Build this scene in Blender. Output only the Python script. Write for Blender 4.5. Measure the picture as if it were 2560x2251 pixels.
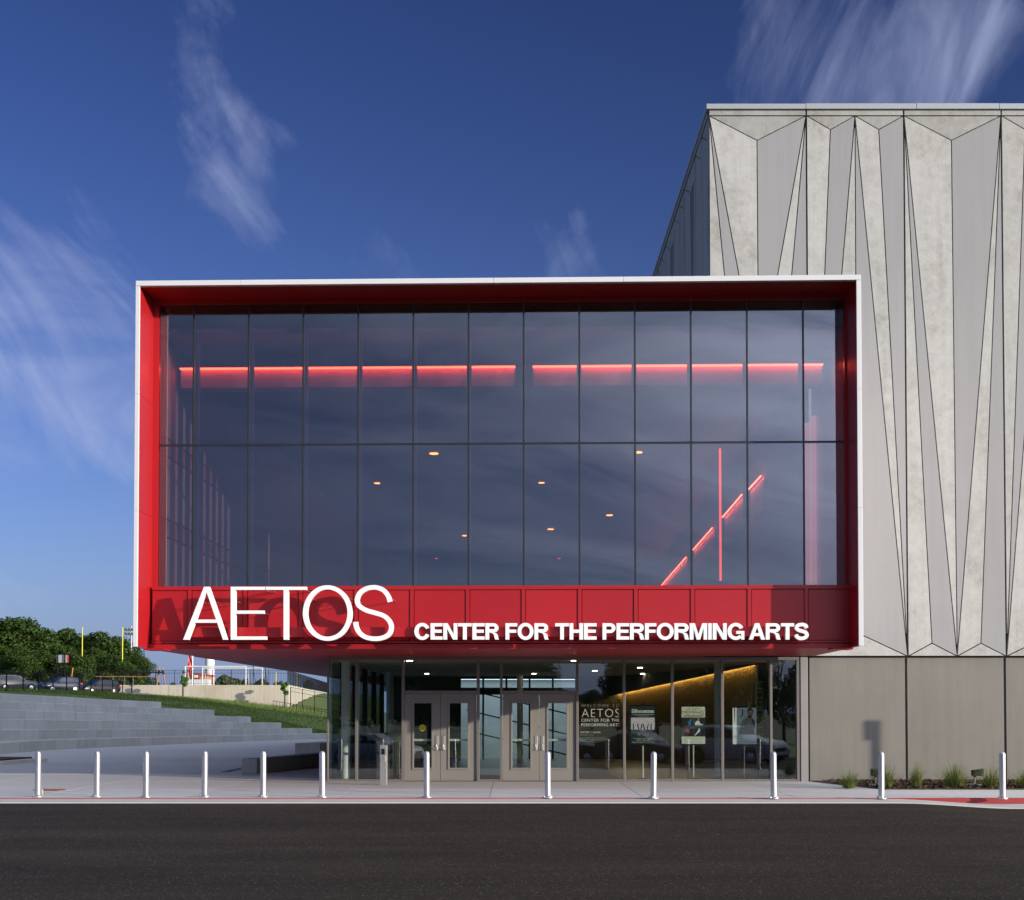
import bpy, math, random
import numpy as np
from mathutils import Vector, Matrix

for o in list(bpy.data.objects):
    bpy.data.objects.remove(o)
scene = bpy.context.scene
COL = scene.collection
random.seed(7)
RNG = np.random.default_rng(7)

# ------------------------------------------------------------------ camera
F, CX, CY = 3500.0, 1280.0, 1680.0            # focal length and principal point in photo pixels
PITCH = math.atan(0.028)
EYE = Vector((0.0, 0.0, 1.716))
cd = bpy.data.cameras.new('camera')
cam = bpy.data.objects.new('camera', cd)
COL.objects.link(cam)
cam.location = EYE
cam.rotation_euler = (math.pi / 2 + PITCH, 0, 0)
cd.sensor_width = 36.0
cd.lens = 36.0 * F / 2560.0
cd.shift_y = (CY - 1125.5) / 2560.0
cd.shift_x = 0.0
cd.clip_start = 0.1
cd.clip_end = 6000.0
scene.camera = cam

# ------------------------------------------------------------------ sky and sun
SUN_AZ, SUN_EL = math.radians(60.0), math.radians(9.6)      # sun stands behind the camera to the right
SDIR = Vector((math.sin(SUN_AZ) * math.cos(SUN_EL), -math.cos(SUN_AZ) * math.cos(SUN_EL), math.sin(SUN_EL)))
sd = bpy.data.lights.new('sun', 'SUN')
sd.energy = 2.15
sd.angle = math.radians(0.5)
sd.color = (1.0, 0.89, 0.74)
sun = bpy.data.objects.new('sun', sd)
COL.objects.link(sun)
sun.rotation_euler = SDIR.to_track_quat('Z', 'Y').to_euler()
sun.location = (60, -40, 40)

world = bpy.data.worlds.new('World')
scene.world = world
world.use_nodes = True
wn, wl = world.node_tree.nodes, world.node_tree.links
wn.clear()


def nd(nt, t, **kw):
    n = nt.nodes.new(t)
    for k, v in kw.items():
        setattr(n, k, v)
    return n


def wmath(op, a, b=None, c=None):
    n = nd(world.node_tree, 'ShaderNodeMath', operation=op)
    for i, s in enumerate((a, b, c)):
        if s is None:
            continue
        if isinstance(s, (int, float)):
            n.inputs[i].default_value = s
        else:
            wl.new(s, n.inputs[i])
    return n.outputs[0]


sky = nd(world.node_tree, 'ShaderNodeTexSky', sky_type='NISHITA')
sky.sun_disc = False
sky.sun_elevation = SUN_EL
sky.sun_rotation = math.pi - SUN_AZ
sky.altitude = 200
sky.air_density = 0.8
sky.dust_density = 1.2
sky.ozone_density = 2.0
tc = nd(world.node_tree, 'ShaderNodeTexCoord')
sep = nd(world.node_tree, 'ShaderNodeSeparateXYZ')
wl.new(tc.outputs['Generated'], sep.inputs[0])
dx, dy, dz = sep.outputs
az = wmath('ARCTAN2', dx, dy)
el = wmath('ARCSINE', dz)
# a high cirrus layer: noise on a flat layer far overhead, thick only in a few drifting banks
inv = wmath('DIVIDE', 1.0, wmath('ADD', wmath('MAXIMUM', dz, 0.0), 0.14))
cu, cv = wmath('MULTIPLY', dx, inv), wmath('MULTIPLY', dy, inv)
comb = nd(world.node_tree, 'ShaderNodeCombineXYZ')
wl.new(cu, comb.inputs[0])
wl.new(cv, comb.inputs[1])


def wnoise(vec, scale, detail, rough, dist, sc=(1, 1, 1), rot=0.0, loc=(0, 0, 0)):
    mp = nd(world.node_tree, 'ShaderNodeMapping')
    mp.inputs['Scale'].default_value = sc
    mp.inputs['Location'].default_value = loc
    tn = nd(world.node_tree, 'ShaderNodeMapping')          # turn first, then stretch along the streaks
    tn.inputs['Rotation'].default_value = (0, 0, rot)
    wl.new(vec, tn.inputs[0])
    wl.new(tn.outputs[0], mp.inputs[0])
    n = nd(world.node_tree, 'ShaderNodeTexNoise')
    n.inputs['Scale'].default_value = scale
    n.inputs['Detail'].default_value = detail
    n.inputs['Roughness'].default_value = rough
    n.inputs['Distortion'].default_value = dist
    wl.new(mp.outputs[0], n.inputs['Vector'])
    return n.outputs['Fac']


ang = nd(world.node_tree, 'ShaderNodeCombineXYZ')
wl.new(az, ang.inputs[0])
wl.new(el, ang.inputs[1])
n1 = wnoise(ang.outputs[0], 7.0, 9.0, 0.56, 0.9, (1.0, 1.0, 1), 0.0, (0.35, 0.1, 0))
n2 = wnoise(ang.outputs[0], 10.0, 10.0, 0.56, 0.7, (0.55, 1.5, 1), math.radians(-128), (3, 1, 0))
n2b = wnoise(ang.outputs[0], 10.0, 10.0, 0.56, 0.6, (0.4, 1.6, 1), math.radians(-58), (1, 4, 0))
n3 = wnoise(comb.outputs[0], 1.6, 6.0, 0.6, 0.8, (0.5, 1.0, 1), 0.6, (1, 7, 0))


def bank(px, py, rx, ry, rot, amp):
    """one drifting bank of cirrus: an elongated patch of sky, in radians of azimuth and elevation"""
    ca = math.atan2(px - CX, F)
    ce = math.atan((1778.0 - py) / F * math.cos(ca))
    a = wmath('SUBTRACT', az, ca)
    e = wmath('SUBTRACT', el, ce)
    c, s = math.cos(rot), math.sin(rot)
    u = wmath('DIVIDE', wmath('ADD', wmath('MULTIPLY', a, c), wmath('MULTIPLY', e, s)), rx / F)
    v = wmath('DIVIDE', wmath('SUBTRACT', wmath('MULTIPLY', e, c), wmath('MULTIPLY', a, s)), ry / F)
    r2 = wmath('ADD', wmath('MULTIPLY', u, u), wmath('MULTIPLY', v, v))
    return wmath('MULTIPLY', wmath('POWER', 2.718, wmath('MULTIPLY', r2, -1.0)), amp)


banks = [bank(60, 830, 440, 190, -0.25, 1.4), bank(60, 640, 240, 240, -0.6, 0.65), bank(250, 920, 250, 90, -0.3, 0.35),
         bank(490, 540, 120, 200, 0.3, 0.56), bank(590, 320, 90, 260, 0.05, 0.42), bank(480, 60, 110, 220, -0.25, 0.46),
         bank(2470, 80, 230, 330, -0.6, 0.85), bank(2150, 160, 300, 330, -0.6, 0.6), bank(1850, 60, 300, 200, -0.5, 0.4),
         bank(1460, 620, 130, 170, 0.35, 0.72), bank(200, 1130, 520, 130, 0.0, 0.68), bank(150, 1480, 700, 60, 0.03, 0.5)]
tot = banks[0]
for b in banks[1:]:
    tot = wmath('ADD', tot, b)
# overhead and behind the camera thin cirrus is added, brightened to fill the shadows
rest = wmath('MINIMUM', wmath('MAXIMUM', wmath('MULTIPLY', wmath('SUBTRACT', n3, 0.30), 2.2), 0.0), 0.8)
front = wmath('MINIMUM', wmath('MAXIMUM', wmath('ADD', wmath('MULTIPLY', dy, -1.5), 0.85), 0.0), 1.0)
# the right-hand streaks lean the other way
lean_ = wmath('MINIMUM', wmath('MAXIMUM', wmath('ADD', wmath('MULTIPLY', az, 6.0), 0.2), 0.0), 1.0)
n2 = wmath('ADD', wmath('MULTIPLY', n2, wmath('SUBTRACT', 1.0, lean_)), wmath('MULTIPLY', n2b, lean_))
dens = wmath('ADD', wmath('MULTIPLY', n1, 0.6), wmath('MULTIPLY', n2, 0.7))
cov = wmath('ADD', wmath('MULTIPLY', wmath('MINIMUM', tot, 1.2), 0.42), wmath('MULTIPLY', wmath('SUBTRACT', dens, 0.65), 2.2))
cov = wmath('SUBTRACT', cov, 0.235)
cl = wmath('MINIMUM', wmath('MULTIPLY', wmath('POWER', wmath('MAXIMUM', cov, 0.0), 1.3), 1.15), 0.7)
cmix = nd(world.node_tree, 'ShaderNodeMix', data_type='RGBA')
cmix.inputs['B'].default_value = (1.15, 1.30, 1.95, 1)
tint = nd(world.node_tree, 'ShaderNodeMix', data_type='RGBA', blend_type='MULTIPLY')
tint.inputs['Factor'].default_value = 1.0
tint.inputs['B'].default_value = (0.126, 0.101, 0.131, 1)
gam = nd(world.node_tree, 'ShaderNodeGamma')
gam.inputs['Gamma'].default_value = 1.7
wl.new(sky.outputs[0], gam.inputs['Color'])
wl.new(gam.outputs[0], tint.inputs['A'])
soft = nd(world.node_tree, 'ShaderNodeMix', data_type='RGBA', blend_type='DARKEN')
soft.inputs['Factor'].default_value = 1.0
soft.inputs['B'].default_value = (6.0, 5.4, 4.8, 1)
wl.new(tint.outputs['Result'], soft.inputs['A'])
# thin cloud scatters forward: brighter towards the sun, and raised overhead as added fill
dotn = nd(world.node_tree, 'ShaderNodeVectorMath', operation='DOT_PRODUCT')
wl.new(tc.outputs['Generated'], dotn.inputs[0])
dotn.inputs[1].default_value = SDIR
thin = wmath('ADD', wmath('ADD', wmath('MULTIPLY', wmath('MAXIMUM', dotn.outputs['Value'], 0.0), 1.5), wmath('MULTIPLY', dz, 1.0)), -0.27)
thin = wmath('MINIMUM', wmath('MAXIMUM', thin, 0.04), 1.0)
fill_veil = wmath('MULTIPLY', wmath('MULTIPLY', rest, front), thin)
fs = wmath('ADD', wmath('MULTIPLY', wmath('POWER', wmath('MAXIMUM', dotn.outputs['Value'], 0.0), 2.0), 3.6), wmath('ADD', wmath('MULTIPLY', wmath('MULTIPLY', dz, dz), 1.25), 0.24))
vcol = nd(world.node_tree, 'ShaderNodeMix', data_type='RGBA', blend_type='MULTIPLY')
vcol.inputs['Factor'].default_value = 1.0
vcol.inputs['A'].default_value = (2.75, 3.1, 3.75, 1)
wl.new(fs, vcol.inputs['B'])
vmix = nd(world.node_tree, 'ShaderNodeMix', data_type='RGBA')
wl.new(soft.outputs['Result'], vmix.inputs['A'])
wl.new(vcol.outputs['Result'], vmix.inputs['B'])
wl.new(fill_veil, vmix.inputs['Factor'])
hz = nd(world.node_tree, 'ShaderNodeMix', data_type='RGBA')
hz.inputs['B'].default_value = (0.62, 0.86, 1.55, 1)
wl.new(wmath('MULTIPLY', wmath('POWER', 2.718, wmath('MULTIPLY', wmath('MAXIMUM', el, 0.0), -9.0)), 0.97), hz.inputs['Factor'])
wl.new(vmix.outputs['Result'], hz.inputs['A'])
wl.new(hz.outputs['Result'], cmix.inputs['A'])
wl.new(cl, cmix.inputs['Factor'])
bg = nd(world.node_tree, 'ShaderNodeBackground')
bg.inputs['Strength'].default_value = 0.15
wo = nd(world.node_tree, 'ShaderNodeOutputWorld')
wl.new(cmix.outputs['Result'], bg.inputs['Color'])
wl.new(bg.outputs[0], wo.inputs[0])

scene.view_settings.view_transform = 'Standard'
scene.view_settings.look = 'None'
scene.view_settings.gamma = 1.0
scene.view_settings.use_curve_mapping = False
scene.view_settings.exposure = 1.42
scene.render.engine = 'CYCLES'
cy = scene.cycles
cy.max_bounces = 10
cy.transparent_max_bounces = 24
cy.diffuse_bounces = 3
cy.glossy_bounces = 5
cy.use_denoising = True
cy.sample_clamp_indirect = 6.0
cy.caustics_reflective = False
cy.caustics_refractive = False


# ------------------------------------------------------------------ from a place in the photo to a place in the world
def ray(px, py):
    a, b = (px - CX) / F, (CY - py) / F
    c, s = math.cos(PITCH), math.sin(PITCH)
    return Vector((a, c - b * s, s + b * c))


def at(px, py, d):
    r = ray(px, py)
    return EYE + r * (d / r.y)


def atz(px, py, z):
    r = ray(px, py)
    return EYE + r * ((z - EYE.z) / r.z)


def atx(px, py, x):
    r = ray(px, py)
    return EYE + r * (x / r.x)


# ------------------------------------------------------------------ mesh helpers
class MB:
    def __init__(self):
        self.v, self.f = [], []

    def add(self, vs, fs):
        n = len(self.v)
        self.v += [tuple(p) for p in vs]
        self.f += [tuple(i + n for i in q) for q in fs]
        return self

    def box(self, x0, x1, y0, y1, z0, z1):
        vs = [(x, y, z) for z in (z0, z1) for y in (y0, y1) for x in (x0, x1)]
        return self.add(vs, [(0, 2, 3, 1), (4, 5, 7, 6), (0, 1, 5, 4), (2, 6, 7, 3), (0, 4, 6, 2), (1, 3, 7, 5)])

    def quad(self, a, b, c, d):
        return self.add([a, b, c, d], [(0, 1, 2, 3)])

    def loft(self, rings, caps=True, closed=True):
        n = len(rings[0])
        vs = [p for r in rings for p in r]
        fs = []
        for k in range(len(rings) - 1):
            for i in range(n if closed else n - 1):
                j = (i + 1) % n
                fs.append((k * n + i, k * n + j, (k + 1) * n + j, (k + 1) * n + i))
        if caps:
            fs.append(tuple(range(n))[::-1])
            fs.append(tuple((len(rings) - 1) * n + i for i in range(n)))
        return self.add(vs, fs)

    def prism(self, poly, vec):
        vec = Vector(vec)
        return self.loft([[Vector(p) for p in poly], [Vector(p) + vec for p in poly]])

    def bar(self, p, q, w, h=None, up=(0, 0, 1)):
        p, q = Vector(p), Vector(q)
        h = w if h is None else h
        d = (q - p).normalized()
        up = Vector(up)
        if abs(d.dot(up)) > 0.98:
            up = Vector((0, 1, 0))
        s = d.cross(up).normalized()
        u = s.cross(d).normalized()
        ring = [s * (-w / 2) + u * (-h / 2), s * (w / 2) + u * (-h / 2), s * (w / 2) + u * (h / 2), s * (-w / 2) + u * (h / 2)]
        return self.loft([[p + r for r in ring], [q + r for r in ring]])

    def tube(self, pts, r, n=8, caps=True):
        pts = [Vector(p) for p in pts]
        rs = r if isinstance(r, (list, tuple)) else [r] * len(pts)
        rings = []
        for i, p in enumerate(pts):
            d = (pts[min(i + 1, len(pts) - 1)] - pts[max(i - 1, 0)]).normalized()
            up = Vector((0, 0, 1)) if abs(d.z) < 0.95 else Vector((0, 1, 0))
            s = d.cross(up).normalized()
            u = s.cross(d).normalized()
            rings.append([p + (s * math.cos(t) + u * math.sin(t)) * rs[i] for t in [2 * math.pi * k / n for k in range(n)]])
        return self.loft(rings, caps)

    def lathe(self, prof, c=(0, 0, 0), n=24):
        rings = [[(c[0] + r * math.cos(2 * math.pi * k / n), c[1] + r * math.sin(2 * math.pi * k / n), c[2] + z) for k in range(n)] for r, z in prof]
        return self.loft(rings)


OFF = {}


def put(name, data, parent=None, loc=None):
    o = bpy.data.objects.new(name, data)
    COL.objects.link(o)
    if parent is not None:
        o.parent = parent
        OFF[o.name] = OFF.get(parent.name, Vector((0, 0, 0)))
    if loc is not None:
        o.location = loc
    return o


def tag(o, label=None, cat=None, group=None, kind=None):
    for k, v in (('label', label), ('category', cat), ('group', group), ('kind', kind)):
        if v:
            o[k] = v
    return o


def thing(name, loc=(0, 0, 0), rz=0.0, label=None, cat=None, group=None, kind=None, local=False):
    """an Empty at the thing's base; parts of it are given in world coordinates unless local"""
    o = bpy.data.objects.new(name, None)
    o.empty_display_size = 0.2
    COL.objects.link(o)
    o.location = loc
    o.rotation_euler = (0, 0, rz)
    OFF[o.name] = Vector((0, 0, 0)) if local else Vector(loc)
    return tag(o, label, cat, group, kind)


def part(name, mb, m, parent=None, smooth=False, bevel=0.0, label=None, cat=None, group=None, kind=None, seg=2):
    me = bpy.data.meshes.new(name)
    off = OFF.get(parent.name, Vector((0, 0, 0))) if parent is not None else Vector((0, 0, 0))
    vs = [(p[0] - off.x, p[1] - off.y, p[2] - off.z) for p in mb.v] if off.length else mb.v
    me.from_pydata(vs, [], mb.f)
    if m is not None:
        me.materials.append(m)
    me.update()
    if smooth:
        me.polygons.foreach_set('use_smooth', [True] * len(me.polygons))
        try:
            me.set_sharp_from_angle(angle=math.radians(40))
        except Exception:
            pass
    o = put(name, me, parent)
    if bevel:
        b = o.modifiers.new('bevel', 'BEVEL')
        b.width = bevel
        b.segments = seg
        b.limit_method = 'ANGLE'
        b.angle_limit = math.radians(40)
    return tag(o, label, cat, group, kind)


def npmesh(name, V, FQ, m, parent=None, **kw):
    """big meshes straight from numpy arrays; FQ is an (n,3) or (n,4) index array"""
    me = bpy.data.meshes.new(name)
    k = FQ.shape[1]
    me.vertices.add(len(V))
    me.vertices.foreach_set('co', np.asarray(V, dtype=np.float32).ravel())
    me.loops.add(FQ.size)
    me.loops.foreach_set('vertex_index', FQ.astype(np.int32).ravel())
    me.polygons.add(len(FQ))
    me.polygons.foreach_set('loop_start', np.arange(0, FQ.size, k, dtype=np.int32))
    me.update(calc_edges=True)
    me.validate()
    me.materials.append(m)
    o = put(name, me, parent)
    return tag(o, **kw)


# ------------------------------------------------------------------ materials
def mat(name, col, rough=0.6, metal=0.0, var=0.0, vscale=3.0, bump=0.0, bscale=40.0, spec=0.5, stretch=(1, 1, 1),
        col2=None, vlo=0.42, vhi=0.78, fine=0.0, fscale=120.0, streak=0.0, coat=0.0, rvar=0.0, orand=0.0):
    m = bpy.data.materials.new(name)
    m.use_nodes = True
    nt = m.node_tree
    b = nt.nodes['Principled BSDF']
    b.inputs['Base Color'].default_value = (*col, 1)
    b.inputs['Roughness'].default_value = rough
    b.inputs['Metallic'].default_value = metal
    b.inputs['Specular IOR Level'].default_value = spec
    b.inputs['Coat Weight'].default_value = coat
    b.inputs['Coat Roughness'].default_value = 0.08
    if not (var or bump or fine or streak):
        return m
    g = nd(nt, 'ShaderNodeNewGeometry')
    mp = nd(nt, 'ShaderNodeMapping')
    mp.inputs['Scale'].default_value = stretch
    nt.links.new(g.outputs['Position'], mp.inputs[0])

    def noise(scale, detail=6.0, rough_=0.6, vec=None, dist=0.0):
        n = nd(nt, 'ShaderNodeTexNoise')
        n.inputs['Scale'].default_value = scale
        n.inputs['Detail'].default_value = detail
        n.inputs['Roughness'].default_value = rough_
        n.inputs['Distortion'].default_value = dist
        nt.links.new(vec or mp.outputs[0], n.inputs['Vector'])
        return n.outputs['Fac']

    cur = None
    c2 = col2 or tuple(c * 0.6 for c in col)

    def mix(a, fac_socket, lo, hi, colour):
        r = nd(nt, 'ShaderNodeMapRange')
        r.inputs['From Min'].default_value = lo
        r.inputs['From Max'].default_value = hi
        nt.links.new(fac_socket, r.inputs['Value'])
        x = nd(nt, 'ShaderNodeMix', data_type='RGBA')
        if a is None:
            x.inputs['A'].default_value = (*col, 1)
        else:
            nt.links.new(a, x.inputs['A'])
        x.inputs['B'].default_value = (*colour, 1)
        nt.links.new(r.outputs[0], x.inputs['Factor'])
        return x.outputs['Result'], r

    if var:
        cur, r = mix(cur, noise(vscale, 8.0, 0.65, dist=0.4), vlo, vhi, c2)
        r.inputs['To Max'].default_value = var
    if streak:
        mp2 = nd(nt, 'ShaderNodeMapping')
        mp2.inputs['Scale'].default_value = (5.0, 5.0, 0.22)
        nt.links.new(g.outputs['Position'], mp2.inputs[0])
        cur, r = mix(cur, noise(1.2, 6.0, 0.65, mp2.outputs[0]), 0.45, 0.8, tuple(c * 0.55 for c in c2))
        r.inputs['To Max'].default_value = streak
    if fine:
        cur, r = mix(cur, noise(fscale, 3.0, 0.7), 0.35, 0.7, tuple(min(1, c * (1 + fine)) for c in col))
        r.inputs['To Max'].default_value = 0.6
    if cur is not None:
        nt.links.new(cur, b.inputs['Base Color'])
    if orand and cur is not None:
        oi = nd(nt, 'ShaderNodeObjectInfo')
        r = nd(nt, 'ShaderNodeMapRange')
        r.inputs['To Min'].default_value = 1.0 - orand
        r.inputs['To Max'].default_value = 1.0 + orand
        nt.links.new(oi.outputs['Random'], r.inputs['Value'])
        x = nd(nt, 'ShaderNodeMix', data_type='RGBA', blend_type='MULTIPLY')
        x.inputs['Factor'].default_value = 1.0
        nt.links.new(cur, x.inputs['A'])
        nt.links.new(r.outputs[0], x.inputs['B'])
        nt.links.new(x.outputs['Result'], b.inputs['Base Color'])
    if rvar:
        r = nd(nt, 'ShaderNodeMapRange')
        r.inputs['To Min'].default_value = rough - rvar
        r.inputs['To Max'].default_value = rough + rvar
        nt.links.new(noise(vscale * 1.7), r.inputs['Value'])
        nt.links.new(r.outputs[0], b.inputs['Roughness'])
    if bump:
        bn = nd(nt, 'ShaderNodeBump')
        bn.inputs['Strength'].default_value = bump
        bn.inputs['Distance'].default_value = 0.02
        nt.links.new(noise(bscale, 4.0), bn.inputs['Height'])
        nt.links.new(bn.outputs[0], b.inputs['Normal'])
    return m


def glow(name, col, strength):
    m = bpy.data.materials.new(name)
    m.use_nodes = True
    b = m.node_tree.nodes['Principled BSDF']
    b.inputs['Base Color'].default_value = (*col, 1)
    b.inputs['Emission Color'].default_value = (*col, 1)
    b.inputs['Emission Strength'].default_value = strength
    return m


def glass(name, tint, refl, gcol=(1, 1, 1)):
    """architectural pane: mirror-like reflection that grows towards grazing, tinted see-through for the rest"""
    m = bpy.data.materials.new(name)
    m.use_nodes = True
    nt = m.node_tree
    nt.nodes.clear()
    t = nd(nt, 'ShaderNodeBsdfTransparent')
    t.inputs[0].default_value = (*tint, 1)
    g = nd(nt, 'ShaderNodeBsdfGlossy')
    g.inputs['Color'].default_value = (*gcol, 1)
    g.inputs['Roughness'].default_value = 0.0
    ge = nd(nt, 'ShaderNodeNewGeometry')
    wv = nd(nt, 'ShaderNodeTexNoise')
    wv.inputs['Scale'].default_value = 1.1
    wv.inputs['Detail'].default_value = 1.0
    nt.links.new(ge.outputs['Position'], wv.inputs['Vector'])
    bn = nd(nt, 'ShaderNodeBump')
    bn.inputs['Strength'].default_value = 1.0
    bn.inputs['Distance'].default_value = 0.0007
    nt.links.new(wv.outputs['Fac'], bn.inputs['Height'])
    nt.links.new(bn.outputs[0], g.inputs['Normal'])
    lw = nd(nt, 'ShaderNodeLayerWeight')
    lw.inputs['Blend'].default_value = 0.5
    p = nd(nt, 'ShaderNodeMath', operation='POWER')
    nt.links.new(lw.outputs['Facing'], p.inputs[0])
    p.inputs[1].default_value = 4.0
    r = nd(nt, 'ShaderNodeMapRange')
    r.inputs['To Min'].default_value = refl
    r.inputs['To Max'].default_value = 1.0
    nt.links.new(p.outputs[0], r.inputs['Value'])
    mx = nd(nt, 'ShaderNodeMixShader')
    nt.links.new(r.outputs[0], mx.inputs[0])
    nt.links.new(t.outputs[0], mx.inputs[1])
    nt.links.new(g.outputs[0], mx.inputs[2])
    o = nd(nt, 'ShaderNodeOutputMaterial')
    nt.links.new(mx.outputs[0], o.inputs[0])
    return m


M = {}
M['red'] = mat('red_painted_metal', (0.37, 0.009, 0.013), 0.36, var=0.4, vscale=0.8, col2=(0.32, 0.009, 0.015), spec=0.5, rvar=0.1, bump=0.04, bscale=2.5, orand=0.05)
M['red_soffit'] = mat('red_soffit_metal', (0.36, 0.008, 0.014), 0.4, spec=0.25)
M['white_metal'] = mat('white_painted_metal', (0.64, 0.64, 0.65), 0.4, var=0.2, vscale=1.5, col2=(0.57, 0.57, 0.58))
M['letter'] = mat('white_letter_face', (0.86, 0.86, 0.85), 0.35)
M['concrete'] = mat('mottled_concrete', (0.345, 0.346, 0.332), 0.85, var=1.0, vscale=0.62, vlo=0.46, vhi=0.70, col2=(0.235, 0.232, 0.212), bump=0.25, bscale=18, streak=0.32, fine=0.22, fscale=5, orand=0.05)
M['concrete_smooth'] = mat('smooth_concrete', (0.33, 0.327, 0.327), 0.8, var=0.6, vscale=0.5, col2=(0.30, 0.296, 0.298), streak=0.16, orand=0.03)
M['joint'] = mat('dark_joint', (0.15, 0.145, 0.145), 0.9)
M['base_concrete'] = mat('beige_wall_concrete', (0.188, 0.179, 0.157), 0.8, var=0.8, vscale=0.8, col2=(0.155, 0.148, 0.129), streak=0.3, orand=0.04)
M['cap'] = mat('grey_metal_cap', (0.34, 0.36, 0.36), 0.45, metal=0.3)
M['pave'] = mat('broom_concrete', (0.50, 0.49, 0.475), 0.82, var=0.55, vscale=0.7, col2=(0.40, 0.39, 0.375), stretch=(0.35, 1.2, 1), bump=0.2, bscale=60, fine=0.1, fscale=30, orand=0.07, vlo=0.42, vhi=0.7)
M['gutter'] = mat('gutter_concrete', (0.47, 0.455, 0.43), 0.85, var=0.5, vscale=1.5, col2=(0.38, 0.36, 0.34), bump=0.2, bscale=50)
M['step'] = mat('cast_concrete', (0.55, 0.55, 0.52), 0.85, var=0.7, vscale=0.8, col2=(0.44, 0.44, 0.42), bump=0.3, bscale=12, streak=0.35, orand=0.09)
M['bench'] = mat('bench_concrete', (0.40, 0.39, 0.355), 0.85, var=0.8, vscale=1.5, col2=(0.28, 0.275, 0.245), bump=0.3, bscale=16, streak=0.4)
M['retain'] = mat('retaining_concrete', (0.50, 0.46, 0.38), 0.85, var=0.7, vscale=0.25, col2=(0.36, 0.30, 0.21), streak=0.4, bump=0.1)
M['paint_red'] = mat('red_kerb_paint', (0.27, 0.014, 0.017), 0.6, var=0.5, vscale=6, col2=(0.22, 0.03, 0.03))
M['bronze'] = mat('bronze_grey_frame', (0.17, 0.157, 0.145), 0.42, metal=0.25)
M['dark_frame'] = mat('dark_window_frame', (0.03, 0.032, 0.036), 0.4, metal=0.4)
M['door'] = mat('grey_door_paint', (0.20, 0.189, 0.170), 0.45, var=0.2, vscale=1.0)
M['jamb'] = mat('light_grey_jamb', (0.25, 0.24, 0.23), 0.5, var=0.3, vscale=0.8)
M['steel'] = mat('brushed_steel', (0.62, 0.58, 0.53), 0.34, metal=0.9, var=0.3, vscale=6, stretch=(1, 1, 0.1))
M['silver'] = mat('silver_painted_bollard', (0.52, 0.515, 0.53), 0.40, metal=0.8, var=0.6, vscale=5, col2=(0.40, 0.395, 0.40))
M['glass_up'] = glass('tinted_curtain_glass', (0.61, 0.565, 0.60), 0.15, (0.92, 0.95, 1.0))
M['glass_low'] = glass('clear_storefront_glass', (0.86, 0.91, 0.885), 0.085)
M['glass_far'] = glass('side_glass', (0.80, 0.86, 0.84), 0.05)
M['glass_flank'] = glass('rosy_flank_glass', (0.80, 0.62, 0.64), 0.03)
M['white'] = mat('white_plaster', (0.72, 0.72, 0.70), 0.7)
M['ceiling'] = mat('ceiling_tiles', (0.55, 0.55, 0.52), 0.85)
M['dark_int'] = mat('dark_interior', (0.09, 0.085, 0.085), 0.7, var=0.4, vscale=1)
M['carpet'] = mat('red_carpet', (0.36, 0.10, 0.13), 0.9)
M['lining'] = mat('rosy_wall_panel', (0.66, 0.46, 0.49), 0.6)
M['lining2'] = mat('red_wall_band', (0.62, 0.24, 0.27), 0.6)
M['room'] = mat('plum_wall', (0.22, 0.10, 0.15), 0.7)
M['floor_int'] = mat('dark_floor', (0.20, 0.195, 0.185), 0.35, var=0.4, vscale=2)
M['wood'] = mat('oak_slats', (0.40, 0.26, 0.11), 0.5, var=0.5, vscale=2, stretch=(4, 4, 0.3))
M['led'] = glow('red_led', (1.0, 0.11, 0.035), 5.0)
M['led_side'] = glow('red_led_side', (1.0, 0.10, 0.045), 11.0)
M['led_soft'] = glow('red_led_soft', (1.0, 0.09, 0.04), 1.3)
M['led_warm'] = glow('warm_led', (1.0, 0.64, 0.20), 10.0)
M['panel_glow'] = glow('pink_panel_added_glow', (0.9, 0.36, 0.36), 0.28)  # emission added to give the partition a lit look, no lamp behind
M['down'] = glow('downlight', (1.0, 0.27, 0.05), 5.0)
M['down_white'] = glow('downlight_white', (1.0, 0.86, 0.62), 10.0)
M['black'] = mat('black_paint', (0.008, 0.008, 0.009), 0.5, spec=0.3)
M['black_gloss'] = mat('black_gloss', (0.01, 0.01, 0.012), 0.15)
M['rust'] = mat('rusty_iron', (0.23, 0.085, 0.035), 0.8, var=0.6, vscale=12, bump=0.4, bscale=90)
M['mulch'] = mat('bark_mulch', (0.075, 0.043, 0.026), 0.9, var=0.8, vscale=25, col2=(0.03, 0.017, 0.01), bump=0.9, bscale=30)
M['yellow'] = mat('yellow_paint', (0.55, 0.52, 0.02), 0.5)
M['orange'] = mat('orange_paint', (0.42, 0.18, 0.03), 0.6)
M['asphalt'] = None
M['rubber'] = mat('rubber', (0.018, 0.018, 0.018), 0.8)
M['rim'] = mat('alloy_rim', (0.6, 0.6, 0.62), 0.3, metal=0.8)
M['car_glass'] = mat('car_window', (0.012, 0.015, 0.02), 0.06, spec=0.7)
M['lamp'] = mat('headlamp_lens', (0.8, 0.82, 0.84), 0.15)
M['tail'] = mat('tail_lamp', (0.5, 0.01, 0.015), 0.2)
M['cream'] = mat('poster_cream', (0.72, 0.71, 0.58), 0.6)
M['print_white'] = mat('print_white', (0.8, 0.82, 0.84), 0.6)
M['print_grey'] = mat('print_grey', (0.33, 0.31, 0.30), 0.6, var=0.6, vscale=30, stretch=(0.4, 1, 2.5), col2=(0.2, 0.19, 0.19))
M['print_black'] = mat('print_black', (0.012, 0.014, 0.018), 0.5)
M['print_skin'] = mat('print_skin', (0.46, 0.25, 0.17), 0.6)
M['print_maroon'] = mat('print_maroon', (0.22, 0.03, 0.03), 0.6)
M['print_red'] = mat('print_red', (0.5, 0.035, 0.025), 0.6)
M['print_blue'] = mat('print_blue', (0.02, 0.16, 0.42), 0.6)
M['print_gold'] = mat('print_gold', (0.55, 0.42, 0.06), 0.6)
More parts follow.
